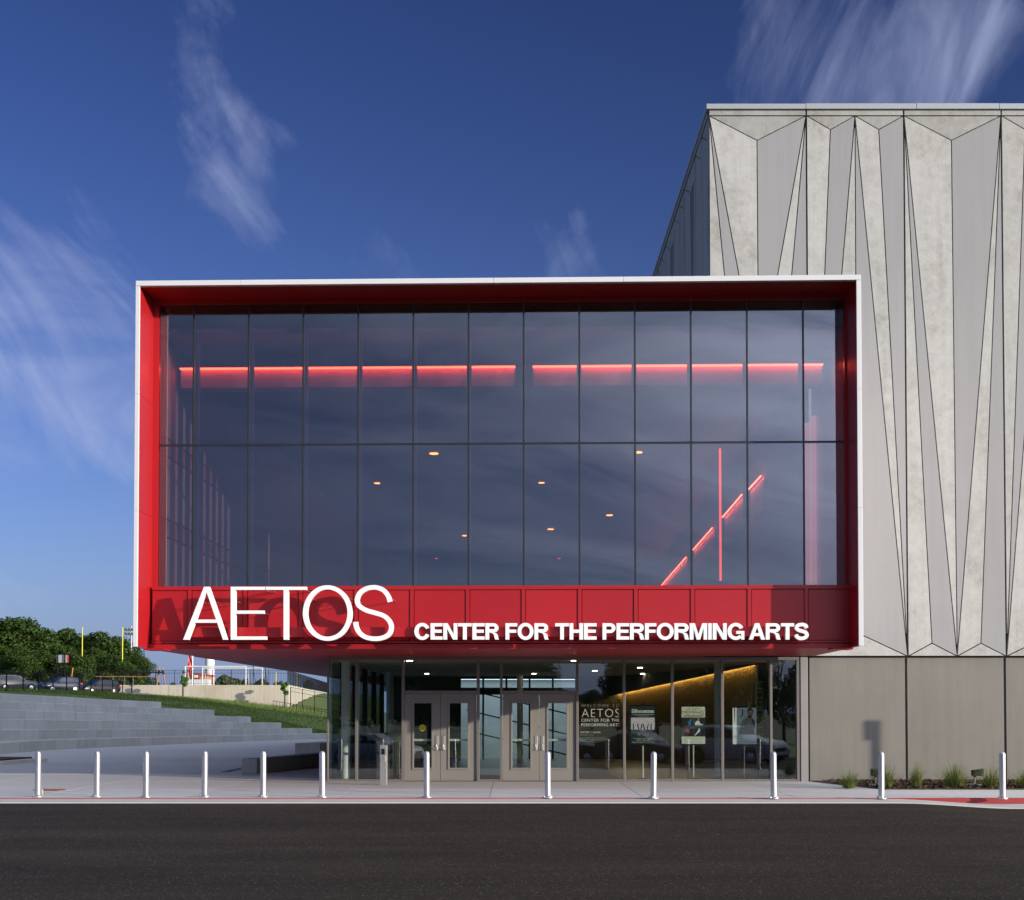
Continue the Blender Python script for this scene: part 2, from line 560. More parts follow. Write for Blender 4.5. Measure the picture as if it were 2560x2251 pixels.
M['print_pink'] = mat('print_blossom', (0.72, 0.68, 0.72), 0.6, var=1.0, vscale=22, col2=(0.42, 0.10, 0.34))
M['print_hair'] = mat('print_hair', (0.03, 0.03, 0.035), 0.6)
M['vinyl'] = mat('frosted_vinyl', (0.36, 0.40, 0.37), 0.7)
M['vinyl_thin'] = mat('faded_vinyl', (0.20, 0.22, 0.21), 0.7)
M['sign_red'] = mat('sign_red', (0.5, 0.03, 0.03), 0.5)
M['sign_grey'] = mat('sign_grey', (0.35, 0.35, 0.36), 0.5)
M['brick'] = mat('tan_brick', (0.45, 0.27, 0.17), 0.85, var=0.5, vscale=2)
M['court'] = mat('courtyard_paint', (0.55, 0.60, 0.62), 0.8)


def leaf_mat(name, ca, cb, trans=0.25):
    m = bpy.data.materials.new(name)
    m.use_nodes = True
    nt = m.node_tree
    b = nt.nodes['Principled BSDF']
    b.inputs['Roughness'].default_value = 0.55
    b.inputs['Specular IOR Level'].default_value = 0.25
    g = nd(nt, 'ShaderNodeNewGeometry')
    n = nd(nt, 'ShaderNodeTexNoise')
    n.inputs['Scale'].default_value = 0.55
    n.inputs['Detail'].default_value = 4
    nt.links.new(g.outputs['Position'], n.inputs['Vector'])
    add = nd(nt, 'ShaderNodeMath', operation='MULTIPLY_ADD')
    nt.links.new(g.outputs['Random Per Island'], add.inputs[0])
    add.inputs[1].default_value = 0.45
    nt.links.new(n.outputs['Fac'], add.inputs[2])
    r = nd(nt, 'ShaderNodeMapRange')
    r.inputs['From Min'].default_value = 0.35
    r.inputs['From Max'].default_value = 1.0
    nt.links.new(add.outputs[0], r.inputs['Value'])
    x = nd(nt, 'ShaderNodeMix', data_type='RGBA')
    x.inputs['A'].default_value = (*ca, 1)
    x.inputs['B'].default_value = (*cb, 1)
    nt.links.new(r.outputs[0], x.inputs['Factor'])
    nt.links.new(x.outputs['Result'], b.inputs['Base Color'])
    tr = nd(nt, 'ShaderNodeBsdfTranslucent')
    nt.links.new(x.outputs['Result'], tr.inputs[0])
    mx = nd(nt, 'ShaderNodeMixShader')
    mx.inputs[0].default_value = trans
    nt.links.new(b.outputs[0], mx.inputs[1])
    nt.links.new(tr.outputs[0], mx.inputs[2])
    nt.links.new(mx.outputs[0], nt.nodes['Material Output'].inputs[0])
    return m


M['leaf'] = leaf_mat('oak_leaves', (0.012, 0.034, 0.005), (0.048, 0.085, 0.010))
M['leaf_young'] = leaf_mat('young_tree_leaves', (0.03, 0.085, 0.012), (0.10, 0.19, 0.03))
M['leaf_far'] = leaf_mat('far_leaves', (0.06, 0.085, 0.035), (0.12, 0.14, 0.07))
M['blade'] = leaf_mat('ornamental_grass_blades', (0.05, 0.10, 0.015), (0.20, 0.22, 0.06))
M['lawn_blade'] = leaf_mat('lawn_blades', (0.06, 0.12, 0.016), (0.16, 0.20, 0.035))
M['bark'] = mat('bark', (0.07, 0.052, 0.038), 0.9, var=0.6, vscale=4, bump=0.6, bscale=20)
M['lawn'] = mat('lawn', (0.11, 0.155, 0.028), 0.9, var=0.9, vscale=0.35, col2=(0.06, 0.105, 0.018), fine=0.5, fscale=7, bump=0.8, bscale=9)
M['field'] = mat('field_turf', (0.09, 0.13, 0.04), 0.9, var=0.5, vscale=0.2)
M['ground'] = mat('far_ground', (0.10, 0.11, 0.06), 0.9, var=0.5, vscale=0.05)


def asphalt():
    m = mat('asphalt', (0.034, 0.0275, 0.0215), 0.9, spec=0.12, var=1.0, vscale=0.7, vlo=0.36, vhi=0.64, col2=(0.019, 0.0155, 0.0125), stretch=(0.16, 1.3, 1), bump=0.9, bscale=70)
    nt = m.node_tree
    b = nt.nodes['Principled BSDF']
    src = b.inputs['Base Color'].links[0].from_socket
    g = nd(nt, 'ShaderNodeNewGeometry')
    v = nd(nt, 'ShaderNodeTexVoronoi', feature='F1')
    v.inputs['Scale'].default_value = 42.0
    nt.links.new(g.outputs['Position'], v.inputs['Vector'])
    s = nd(nt, 'ShaderNodeSeparateColor')
    nt.links.new(v.outputs['Color'], s.inputs[0])
    n = nd(nt, 'ShaderNodeTexNoise')
    n.inputs['Scale'].default_value = 0.9
    n.inputs['Detail'].default_value = 5
    nt.links.new(g.outputs['Position'], n.inputs['Vector'])
    a = nd(nt, 'ShaderNodeMath', operation='MULTIPLY_ADD')
    nt.links.new(n.outputs['Fac'], a.inputs[0])
    a.inputs[1].default_value = 0.16
    nt.links.new(s.outputs[0], a.inputs[2])
    c = nd(nt, 'ShaderNodeMapRange')
    c.inputs['From Min'].default_value = 0.93
    c.inputs['From Max'].default_value = 1.06
    nt.links.new(a.outputs[0], c.inputs['Value'])
    d = nd(nt, 'ShaderNodeMath', operation='LESS_THAN')
    nt.links.new(v.outputs['Distance'], d.inputs[0])
    d.inputs[1].default_value = 0.42
    e = nd(nt, 'ShaderNodeMath', operation='MULTIPLY')
    nt.links.new(c.outputs[0], e.inputs[0])
    nt.links.new(d.outputs[0], e.inputs[1])
    # fine grain
    n2 = nd(nt, 'ShaderNodeTexNoise')
    n2.inputs['Scale'].default_value = 55.0
    n2.inputs['Detail'].default_value = 3
    n2.inputs['Roughness'].default_value = 0.8
    nt.links.new(g.outputs['Position'], n2.inputs['Vector'])
    gr = nd(nt, 'ShaderNodeMapRange')
    gr.inputs['From Min'].default_value = 0.3
    gr.inputs['From Max'].default_value = 0.7
    gr.inputs['To Min'].default_value = 0.15
    gr.inputs['To Max'].default_value = 2.1
    nt.links.new(n2.outputs['Fac'], gr.inputs['Value'])
    x0 = nd(nt, 'ShaderNodeMix', data_type='RGBA', blend_type='MULTIPLY')
    x0.inputs['Factor'].default_value = 1.0
    nt.links.new(src, x0.inputs['A'])
    nt.links.new(gr.outputs[0], x0.inputs['B'])
    x = nd(nt, 'ShaderNodeMix', data_type='RGBA')
    nt.links.new(x0.outputs['Result'], x.inputs['A'])
    x.inputs['B'].default_value = (0.17, 0.145, 0.115, 1)
    nt.links.new(e.outputs[0], x.inputs['Factor'])
    nt.links.new(x.outputs['Result'], b.inputs['Base Color'])
    return m


M['asphalt'] = asphalt()

# ================================================================== THE GROUND
YK = 27.7                                       # kerb line of the pavement
YG = 26.55                                      # where the gutter meets the asphalt


def sstep(a, b, x):
    t = max(0.0, min(1.0, (x - a) / (b - a)))
    return t * t * (3 - 2 * t)


def gutter_z(x):
    return -0.010 - 0.105 * sstep(7.3, 9.6, x)


# far ground sheet
mb = MB()
mb.box(-3000, 3000, -3000, 3000, -2.2, -1.6)
part('ground', mb, M['ground'], kind='structure')
# asphalt road that falls away from the building towards the parking bays behind the camera
mb = MB()
xs = [-160, -60, -30, -10, 0, 6, 7.3, 7.6, 7.9, 8.2, 8.5, 8.8, 9.1, 9.4, 9.7, 12, 20, 40, 90]
ys = [YG - 0.02, 25.5, 24, 20, 15, 10, 5, 0, -6, -13]
rows = []
for y in ys:
    rows.append([(x, y, gutter_z(x) * max(0, 1 - (YG - y) / 12.0) - 0.02 - 0.03 * (YG - y) + 0.012 * math.sin(x * 0.21) * min(1, (YG - y) / 8)) for x in xs])
mb.loft(rows, caps=False, closed=False)
part('road', mb, M['asphalt'], kind='structure')
# verge behind the camera (seen in the glass): a kerb and a strip of lawn under the trees
mb = MB()
mb.box(-160, 90, -13.4, -13.0, -1.5, -1.02)
part('kerb', mb, M['gutter'], kind='structure')
mb = MB()
mb.box(-160, 90, -46, -13.4, -1.5, -1.0)
part('lawn', mb, M['lawn'], kind='structure')
mb = MB()
mb.box(-160, 90, -120, -46, -1.58, -1.45)
part('meadow', mb, M['field'], kind='structure')

# gutter strip
mb = MB()
gx = [-60, -20, 0, 5, 7.3, 7.6, 7.9, 8.2, 8.5, 8.8, 9.1, 9.4, 9.7, 12, 20, 40]
top0 = [(x, YK - 0.008, gutter_z(x) - 0.004) for x in gx]
top1 = [(x, YG, gutter_z(x)) for x in gx]
bot1 = [(x, YG, -0.4) for x in gx]
mb.loft([bot1, top1, top0], caps=False, closed=False)
part('gutter', mb, M['gutter'], kind='structure')
# kerb nose of the pavement with its red painted edge
mb = MB()
mb.box(-60, 40, YK, YK + 0.14, -0.4, -0.002)
part('kerb', mb, M['gutter'], kind='structure')
mb = MB()
fr = [(x, YK - 0.006, -0.3) for x in gx]
ft = [(x, YK - 0.006, 0.002) for x in gx]
tt = [(x, YK + 0.03, 0.003) for x in gx]
mb.loft([fr, ft, tt], caps=False, closed=False)
part('red_kerb_line', mb, M['paint_red'], kind='structure')

# pavement of cast slabs with open joints
pav = thing('pavement', (0, 0, 0), kind='structure')
mb = MB()
mb.box(-60, 40, YK + 0.14, 52, -0.35, -0.016)
part('joint_bed', mb, M['joint'], pav)


def slab_at(x0, x1, y0, y1):
    m_ = MB()
    g = 0.006
    dz = random.uniform(-0.0015, 0.0015)
    m_.box(x0 + g, x1 - g, y0 + g, y1 - g, -0.12, dz)
    part('slab', m_, M['pave'], pav)


xs = [-34 + 3.05 * i for i in range(18)]
for i in range(len(xs) - 1):
    slab_at(xs[i], xs[i + 1], YK + 0.14, 30.6)
for i in range(len(xs) - 1):
    if xs[i] < 7:
        slab_at(xs[i], min(xs[i + 1], 7.9), 30.6, 34.2)
for j, (a, b) in enumerate([(34.2, 38), (38, 42.5), (42.5, 47), (47, 52)]):
    for i in range(len(xs) - 1):
        if xs[i + 1] <= -3.0:
            slab_at(xs[i] + (0.8 if j % 2 else 0), xs[i + 1] + (0.8 if j % 2 else 0), a, b)
# wedge of pavement beside the planting bed
mb = MB()
mb.prism([(7.906, 30.606, -0.12), (8.15, 30.606, -0.12), (7.906, 31.5, -0.12)], (0, 0, 0.12))
part('slab', mb, M['pave'], pav)


def z0(y):
    return -max(0.0, y - 61.0) * 0.0112


# terrace: the face line of the lowest tier, seen in plan
PC = np.polyfit([55.6, 79.0, 114.0], [-20.3, -19.86, -16.3], 2)
TREAD, RISE = 1.15, 0.457


def face_x(y, k):
    return float(np.polyval(PC, y)) - TREAD * k


# plaza
mb = MB()
rows = []
for y in np.arange(52, 141, 4.0):
    rows.append([(x, y, z0(y)) for x in np.linspace(face_x(y, 0) - 0.4, -0.5, 6)])
mb.loft(rows, caps=False, closed=False)
part('plaza', mb, M['pave'], kind='structure')


def px_of(x, y):
    return CX + F * x / y


def y_end(k, px):
    best = None
    for y in np.arange(50, 150, 0.25):
        if best is None or abs(px_of(face_x(y, k), y) - px) < best[0]:
            best = (abs(px_of(face_x(y, k), y) - px), y)
    return best[1]


ENDS = [y_end(k, p) for k, p in enumerate((850, 781, 705, 628, 537, 404))]
TIERN = ['lowest', 'second lowest', 'third lowest', 'third highest', 'second highest', 'topmost']
for k in range(6):
    t = thing('terrace_step', (face_x(56, k), 56, z0(56)), label='%s long tier of the pale concrete terrace left of the plaza' % TIERN[k],
              cat='concrete step', group='tiers of the concrete terrace')
    y = 44.0 + 0.7 * (k % 3)
    while y < ENDS[k] - 0.05:
        ln = random.choice((2.1, 2.6, 3.0))
        y1 = min(y + ln, ENDS[k])
        if ENDS[k] - y1 < 0.8:
            y1 = ENDS[k]
        m_ = MB()
        rings = []
        jog = random.uniform(-0.012, 0.012)
        jz = random.uniform(-0.006, 0.006)
        for yy in (y + 0.01, y1 - 0.01):
            fx, zz = face_x(yy, k) + jog, z0(yy) + RISE * (k + 1) + jz
            rings.append([(fx - TREAD - 0.9, yy, zz - RISE - 0.3), (fx, yy, zz - RISE - 0.3), (fx, yy, zz - 0.02), (fx - 0.02, yy, zz), (fx - TREAD - 0.9, yy, zz)])
        m_.loft(rings)
        part('block', m_, M['step'], t)
        y = y1

# hillside: thin-plate surface through surveyed points
PTS = [at(*p) for p in [(404, 1768, 101), (537, 1788, 108), (628, 1805, 113), (705, 1820, 116), (781, 1834, 119), (815, 1833, 143),
                        (330, 1738, 173.5), (450, 1743, 173.5), (540, 1749, 173.5), (640, 1759, 173.5), (723, 1768, 173.5),
                        (500, 1767, 130), (600, 1776, 140), (700, 1786, 152), (760, 1782, 166), (815, 1786, 166), (815, 1803, 150),
                        (777, 1744, 205), (800, 1736, 225), (860, 1735, 228), (900, 1740, 240), (1100, 1750, 250), (900, 1790, 165), (1050, 1800, 165)]]
PTS += [Vector(p) for p in [(-27, 104, 2.35), (-28.5, 90, 2.55), (-28, 74, 2.70), (-30, 64, 2.72), (-33, 110, 2.9), (-38, 100, 3.05), (-45, 110, 3.35), (-42, 140, 3.5), (-43, 160, 3.6),
                            (-52, 165, 3.82), (-60, 150, 3.8), (-70, 170, 3.85), (-70, 120, 3.5), (-60, 80, 3.0), (-55, 180, 3.9), (-20, 122, 0.2), (-12, 130, -0.9), (-5, 140, -1.2), (-2, 200, 1.5), (-30, 240, 4.5)]]
P = np.array([[p.x, p.y] for p in PTS]) / 50.0
Z = np.array([p.z for p in PTS])


def tps(r2):
    return np.where(r2 > 1e-12, 0.5 * r2 * np.log(np.maximum(r2, 1e-12)), 0.0)


A_ = tps(((P[:, None, :] - P[None, :, :]) ** 2).sum(-1)) + np.eye(len(P)) * 0.002
B_ = np.hstack([np.ones((len(P), 1)), P])
S_ = np.block([[A_, B_], [B_.T, np.zeros((3, 3))]])
W_ = np.linalg.solve(S_, np.concatenate([Z, np.zeros(3)]))


def hill_z(x, y):
    q = np.array([x, y]) / 50.0
    return float(tps(((P - q) ** 2).sum(-1)) @ W_[:len(P)] + W_[-3] + W_[-2] * q[0] + W_[-1] * q[1])


def hill_cut(x, y):
    h = hill_z(x, y)
    f0 = face_x(min(y, 140), 0)
    if y < 141 and x > f0 - 0.3:
        if y < ENDS[0] or x > f0 + 1.5:
            h = min(h, z0(y) - 0.4)
    for k in range(6):
        if y < ENDS[k] + 0.3:
            fx = face_x(y, k)
            if fx - TREAD - 0.85 < x < fx + 0.7:
                h = min(h, z0(y) + RISE * (k + 1) - 0.2)
            if k == 5 and x <= fx - TREAD - 0.85:
                h = max(min(h, z0(y) + RISE * 6 + 0.05 + 0.16 * max(0.0, fx - TREAD - 0.85 - x)), z0(y) + RISE * 6 - 0.02)
    return h


hx = np.concatenate([np.arange(-90, -40, 3.0), np.arange(-40, -4, 0.6)])
hy = np.concatenate([np.arange(44, 125, 0.8), np.arange(125, 262, 2.0)])
HX, HY = np.meshgrid(hx, hy)
HZ = np.vectorize(hill_cut)(HX, HY)
xr_wall = at(723, 1714, 174.5).x - 0.1
# the upper field is held back by the wall: the hill stops there
keep = ~((HY > 174.6) & (HX < xr_wall - (HY - 175) * 0.068))
idx = np.arange(HX.size).reshape(HX.shape)
FQ = np.stack([idx[:-1, :-1], idx[:-1, 1:], idx[1:, 1:], idx[1:, :-1]], -1).reshape(-1, 4)
kq = keep.ravel()[FQ].all(1)
hill = npmesh('hillside', np.stack([HX, HY, HZ], -1).reshape(-1, 3), FQ[kq], M['lawn'], kind='structure')
hill.data.polygons.foreach_set('use_smooth', [True] * len(hill.data.polygons))
# long grass on the bank: short blades, denser on the crest above the terrace
n = 60000
bx = np.concatenate([RNG.uniform(-48, -8, n), RNG.uniform(-30, -26, 14000)])
by = np.concatenate([RNG.uniform(62, 174, n), RNG.uniform(60, 108, 14000)])
ok = np.array([(not (x > face_x(min(y, 140), 0) + 0.5 and y < 141)) for x, y in zip(bx, by)])
for k in range(6):
    fx = np.polyval(PC, by) - TREAD * k
    ok &= ~((by < ENDS[k] + 0.2) & (bx > fx - TREAD - 0.9) & (bx < fx + 0.7))
bx, by = bx[ok], by[ok]
bz = np.array([hill_cut(x, y) for x, y in zip(bx, by)])
h = RNG.uniform(0.10, 0.30, len(bx)) * np.where((by < 112) & (bx < -23), 0.25, 1.0)
th = RNG.uniform(0, math.pi, len(bx))
lean = RNG.normal(0, 0.08, (len(bx), 2))
w = 0.03
V = np.empty((len(bx), 3, 3))
V[:, 0] = np.stack([bx - w * np.cos(th), by - w * np.sin(th), bz - 0.02], -1)
V[:, 1] = np.stack([bx + w * np.cos(th), by + w * np.sin(th), bz - 0.02], -1)
V[:, 2] = np.stack([bx + lean[:, 0], by + lean[:, 1], bz + h], -1)
npmesh('long_grass', V.reshape(-1, 3), np.arange(len(bx) * 3).reshape(-1, 3), M['lawn_blade'], kind='stuff',
       label='long green grass on the bank beside the concrete terrace', cat='grass')

# upper sports field behind the retaining wall
mb = MB()
mb.box(-330, -40, 175.4, 700, 3.0, 4.55)
mb.prism([(-40, 175.4, 2.0), (xr_wall - 0.5, 175.4, 2.0), (xr_wall - 5.6, 251, 2.0), (xr_wall - 30, 700, 2.0), (-40, 700, 2.0)][::-1], (0, 0, 2.548))
part('sports_field', mb, M['field'], kind='structure')
# kerb along the parking bays
mb = MB()
mb.bar((-62, 118, 3.45), (-41.5, 160, 3.62), 0.16, 0.3)
part('kerb', mb, M['gutter'], kind='structure')

# ================================================================== RETAINING WALL AND FENCES
rw = thing('retaining_wall', at(723, 1768, 174.5), label='stained concrete retaining wall with a bright return, below the black field fence', cat='wall')
wtop = 4.95
xl, xr = -75.0, at(723, 1714, 174.5).x
x = xl
while x < xr - 0.1:
    x1 = min(x + 4.6, xr)
    if xr - x1 < 1.5:
        x1 = xr
    mb = MB()
    mb.box(x + 0.012, x1 - 0.012, 174.3, 174.9, 0.5, wtop)
    part('panel', mb, M['retain'], rw)
    x = x1
mb = MB()
mb.box(xl, xr - 0.1, 174.42, 174.85, 0.5, wtop - 0.02)
part('joint_filler', mb, M['joint'], rw)
# return wall running away from the corner, its top stepping down
ret = []
for i in range(7):
    t0, t1 = i / 7.0, (i + 1) / 7.0
    pa = Vector((xr - 5.1 * t0, 174.95 + 76 * t0, 0))
    pb = Vector((xr - 5.1 * t1, 174.95 + 76 * t1 - 0.03, 0))
    za = wtop - 0.5 * t0 * 0
    mb = MB()
    rings = []
    for q in (pa, pb):
        rings.append([(q.x - 0.45, q.y, 0.5), (q.x, q.y, 0.5), (q.x, q.y, wtop - 0.05), (q.x - 0.45, q.y, wtop - 0.05)])
    mb.loft(rings)
    part('return_panel', mb, M['retain'], rw)


def picket_fence(name, p, q, hgt, label, post=2.4, step=0.16, pw=0.022, rails=(0.08, 0.8, 1.0), group=None, postw=0.07):
    p, q = Vector(p), Vector(q)
    L = (q - p).length
    d = (q - p) / L
    t = thing(name, p, label=label, cat='fence', group=group)
    nposts = max(2, int(round(L / post)) + 1)
    for i in range(nposts):
        a = p + d * (L * i / (nposts - 1))
        part('post', MB().bar(a, a + Vector((0, 0, hgt + 0.05)), postw), M['black'], t)
    for r in rails:
        part('rail', MB().bar(p + Vector((0, 0, hgt * r)), q + Vector((0, 0, hgt * r)), 0.04), M['black'], t)
    if step:
        m_ = MB()
        k = int(L / step)
        for i in range(k):
            a = p + d * (step * (i + 0.5))
            m_.bar(a + Vector((0, 0, hgt * rails[0])), a + Vector((0, 0, hgt)), pw)
        part('pickets', m_, M['black'], t, kind='stuff')
    return t


picket_fence('field_fence', (xl, 174.6, wtop), (xr - 0.2, 174.6, wtop), 1.86, 'long black picket fence along the top of the concrete retaining wall', step=0.2, pw=0.024)
picket_fence('field_fence', (xr - 0.25, 174.9, wtop), (xr - 5.3, 250, wtop - 0.05), 1.86, 'black picket fence running back along the bright return wall', post=4.0, step=0.5, pw=0.03)
pa, pb = at(726, 1768, 166), at(850, 1776, 160)
picket_fence('gate_fence', pa, (pb.x, pb.y, hill_z(pb.x, pb.y) + 0.0), 2.35, 'tall black picket fence at the foot of the bright return wall', post=2.2, step=0.17)
pa, pb = at(683, 1766, 158), at(850, 1795, 146)
picket_fence('low_railing', pa, pb, 0.62, 'low thin black railing on the lit grass beside the retaining wall', post=0.8, step=0, rails=(0.98,), postw=0.04)
lot = thing('parking_fence', at(16, 1725, 110), label='row of black fence posts between the terrace lawn and parked cars', cat='fence')
posts = [(15.8, 1677, 1725, 110), (57.5, 1681, 1727, 118), (96.6, 1685, 1728, 125), (132.4, 1688, 1730, 131), (166.4, 1690, 1731, 136), (198, 1692, 1733, 141), (227.5, 1696, 1735, 146),
         (255.8, 1698, 1736, 150), (281.6, 1700, 1737, 154), (306, 1703, 1737, 157), (329.8, 1705, 1738, 160)]
tops = []
for px, yt, yb, d in posts:
    a, b = at(px, yb + 1, d), at(px, yt, d)
    b.x, b.y = a.x, a.y
    part('post', MB().bar(a - Vector((0, 0, 0.3)), b, 0.09), M['black'], lot)
    tops.append(b)
part('rail', MB().tube([p - Vector((0, 0, 0.05)) for p in tops], 0.012, 6), M['black'], lot)
part('rail', MB().tube([p - Vector((0, 0, 0.75)) for p in tops], 0.008, 6), M['black'], lot)

# ================================================================== AUDITORIUM BLOCK (folded precast concrete)
TD = 34.1
TX0 = at(1772, 290, TD).x
BAY = (at(2503, 290, TD).x - TX0) / 3.0
TZ1, TZ0 = at(2257, 290, TD).z, at(2257, 1641, TD).z
TTOP = at(1772, 262, TD).z
TCAPB = at(1772, 275, TD).z
TEND = 125.0
ROOFZ = at(338, 703, 29.1).z
aud = thing('auditorium_block', (TX0, TD, 0), label='tall grey concrete theatre block with folded zigzag panels behind the red box', cat='building')
mb = MB()
mb.box(TX0 + 0.06, 33, TD + 0.16, TEND, ROOFZ - 0.05, TTOP - 0.1)
mb.box(7.36, 9.6, TD + 0.18, TD + 0.7, -0.3, ROOFZ - 0.05)
mb.box(9.6, 33, TD + 0.18, TEND, -0.3, ROOFZ - 0.05)
part('core_wall', mb, M['joint'], aud)
HF = 0.095
PA = {'a': (0, 1, 0), 'b': (.5, .957, -HF), 'c': (1, 1, 0), 'd': (0, 0, 0), 'e': (.25, .024, -HF * .55), 'f': (.5, 0, 0), 'g': (.75, .024, -HF * .55), 'h': (1, 0, 0)}
FACETS = [('d', 'e', 'a', 1), ('e', 'f', 'a', 0), ('f', 'b', 'a', 1), ('f', 'c', 'b', 0), ('f', 'g', 'c', 1), ('g', 'h', 'c', 0), ('a', 'b', 'c', 1), ('d', 'f', 'e', 1), ('f', 'h', 'g', 1)]


def clip_v(poly, vmin):
    out = []
    for i in range(len(poly)):
        p, q = poly[i], poly[(i + 1) % len(poly)]
        if p[1] >= vmin:
            out.append(p)
        if (p[1] >= vmin) != (q[1] >= vmin):
            t = (vmin - p[1]) / (q[1] - p[1])
            out.append(tuple(p[j] + (q[j] - p[j]) * t for j in range(3)))
    return out


def inset(poly2, g):
    """shrink a convex polygon (list of 2D) by g"""
    n_ = len(poly2)
    area = sum(poly2[i][0] * poly2[(i + 1) % n_][1] - poly2[(i + 1) % n_][0] * poly2[i][1] for i in range(n_))
    sgn = 1 if area > 0 else -1
    lines = []
    for i in range(n_):
        p, q = poly2[i], poly2[(i + 1) % n_]
        ex, ey = q[0] - p[0], q[1] - p[1]
        l = math.hypot(ex, ey)
        nx, ny = -ey / l * sgn, ex / l * sgn
        lines.append((p[0] + nx * g, p[1] + ny * g, ex, ey))
    out = []
    for i in range(n_):
        a, b = lines[i - 1], lines[i]
        det = a[2] * b[3] - a[3] * b[2]
        if abs(det) < 1e-9:
            out.append((b[0], b[1]))
            continue
        t = ((b[0] - a[0]) * b[3] - (b[1] - a[1]) * b[2]) / det
        x_, y_ = a[0] + a[2] * t, a[1] + a[3] * t
        # keep the needle points of thin facets from running away
        cx_ = sum(p[0] for p in poly2) / n_
        cy_ = sum(p[1] for p in poly2) / n_
        if math.hypot(x_ - poly2[i][0], y_ - poly2[i][1]) > 1.2:
            k = 1.2 / math.hypot(cx_ - poly2[i][0], cy_ - poly2[i][1])
            x_, y_ = poly2[i][0] + (cx_ - poly2[i][0]) * k, poly2[i][1] + (cy_ - poly2[i][1]) * k
        out.append((x_, y_))
    return out


def bay(i, to_world, width, vmin=None, half=False):
    flip = i % 2 == 1
    H = TZ1 - TZ0
    for f in FACETS:
        poly = []
        for kx in f[:3]:
            u, v, dpt = PA[kx]
            if half and v < 0.5:
                v = 0.507 + 0.5 * v
            if flip:
                v = 1 - v
                u = 1 - u
            poly.append((u * width, v, dpt))
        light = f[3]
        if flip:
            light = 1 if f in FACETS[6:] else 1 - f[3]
        if vmin is not None:
            poly = clip_v(poly, vmin)
            if len(poly) < 3:
                continue
        p2 = [(p[0], p[1] * H) for p in poly]
        a2 = abs(sum(p2[k][0] * p2[(k + 1) % len(p2)][1] - p2[(k + 1) % len(p2)][0] * p2[k][1] for k in range(len(p2)))) / 2
        if a2 < 0.02:
            continue
        # depth is linear over the facet
        A3 = np.array([[p2[k][0], p2[k][1], 1] for k in range(3)])
        try:
            co = np.linalg.solve(A3, np.array([poly[k][2] for k in range(3)]))
        except np.linalg.LinAlgError:
            continue
        q = inset(p2, 0.0125)
        front = [to_world(x_, TZ0 + z_, co @ np.array([x_, z_, 1])) for x_, z_ in q]
        back = [to_world(x_, TZ0 + z_, co @ np.array([x_, z_, 1]) - 0.10) for x_, z_ in q]
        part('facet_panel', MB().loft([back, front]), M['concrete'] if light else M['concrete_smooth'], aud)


vroof = (ROOFZ - 0.4 - TZ0) / (TZ1 - TZ0)
for i in range(6):
    x0_ = TX0 + BAY * i
    bay(i, lambda x_, z_, dd, x0_=x0_: (x0_ + 0.008 + x_, TD - dd, z_), BAY - 0.016, vroof if i == 0 else None, i == 0)
for i in range(5):
    y0_ = TD + 0.1 + BAY * i
    bay(i + 1, lambda x_, z_, dd, y0_=y0_: (TX0 + dd * -1.0 + 0.0, y0_ + 0.02 + (BAY - 0.04) - x_, z_) if False else (TX0 - dd, y0_ + 0.02 + x_, z_), BAY - 0.04, vroof)
mb = MB()
mb.box(TX0 - 0.02, TX0 + 0.16, TD + 0.1 + BAY * 5, TEND, ROOFZ - 0.4, TZ1)
part('side_wall', mb, M['concrete_smooth'], aud)
for i in range(6):
    mb = MB()
    mb.box(TX0 + BAY * i + 0.02, TX0 + BAY * (i + 1) - 0.02, TD - 0.005, TD + 0.15, TZ1 + 0.015, TCAPB - 0.01)
    part('parapet_band', mb, M['concrete'], aud)
mb = MB()
mb.box(TX0 - 0.03, TX0 + 0.15, TD + 0.16, TEND, TZ1 + 0.015, TCAPB - 0.01)
part('parapet_band', mb, M['concrete_smooth'], aud)
x = TX0 - 0.06
for x1 in (at(2014, 262, TD).x, at(2290, 262, TD).x, at(2497, 262, TD).x, 17.0, 22.0, 33.0):
    mb = MB()
    mb.box(x, x1 - 0.012, TD - 0.07, TD + 0.4, TCAPB, TTOP + random.uniform(-0.008, 0.008))
    part('parapet_cap', mb, M['cap'], aud)
    x = x1
mb = MB()
mb.box(TX0 - 0.06, TX0 + 0.3, TD + 0.4, TEND, TCAPB, TTOP)
part('parapet_cap', mb, M['cap'], aud)
# base course
BD = 34.2
bxs = [at(2024, 1800, BD).x, at(2266, 1800, BD).x, at(2513, 1800, BD).x, 14.6, 17.1, 19.6]
for i in range(5):
    mb = MB()
    mb.box(bxs[i] + (0.028 if i else 0.0), bxs[i + 1] - 0.028, BD, BD + 0.15, -0.1, TZ0 - 0.035)
    part('base_panel', mb, M['base_concrete'], aud, bevel=0.006)
mb = MB()
mb.box(19.6, 33, BD, BD + 0.15, -0.1, TZ0 - 0.035)
part('base_panel', mb, M['base_concrete'], aud)

# ================================================================== RED LOBBY BOX
TANY = 0.0272
YAW = -math.atan(TANY)
OB = Vector(((332 - CX) / F * 29.105, 29.105, 0.0))
EXB = Vector((math.cos(YAW), math.sin(YAW), 0))
EYB = Vector((-math.sin(YAW), math.cos(YAW), 0))


def loc_ray(px, py):
    r = ray(px, py)
    e = EYE - OB
    return (Vector((e.dot(EXB), e.dot(EYB), EYE.z)), Vector((r.dot(EXB), r.dot(EYB), r.z)))


def atb(px, py, ly):
    e, r = loc_ray(px, py)
    return e + r * ((ly - e.y) / r.y)


def atbx(px, py, lx):
    e, r = loc_ray(px, py)
    return e + r * ((lx - e.x) / r.x)


def atbz(px, py, z):
    e, r = loc_ray(px, py)
    return e + r * ((z - e.z) / r.z)


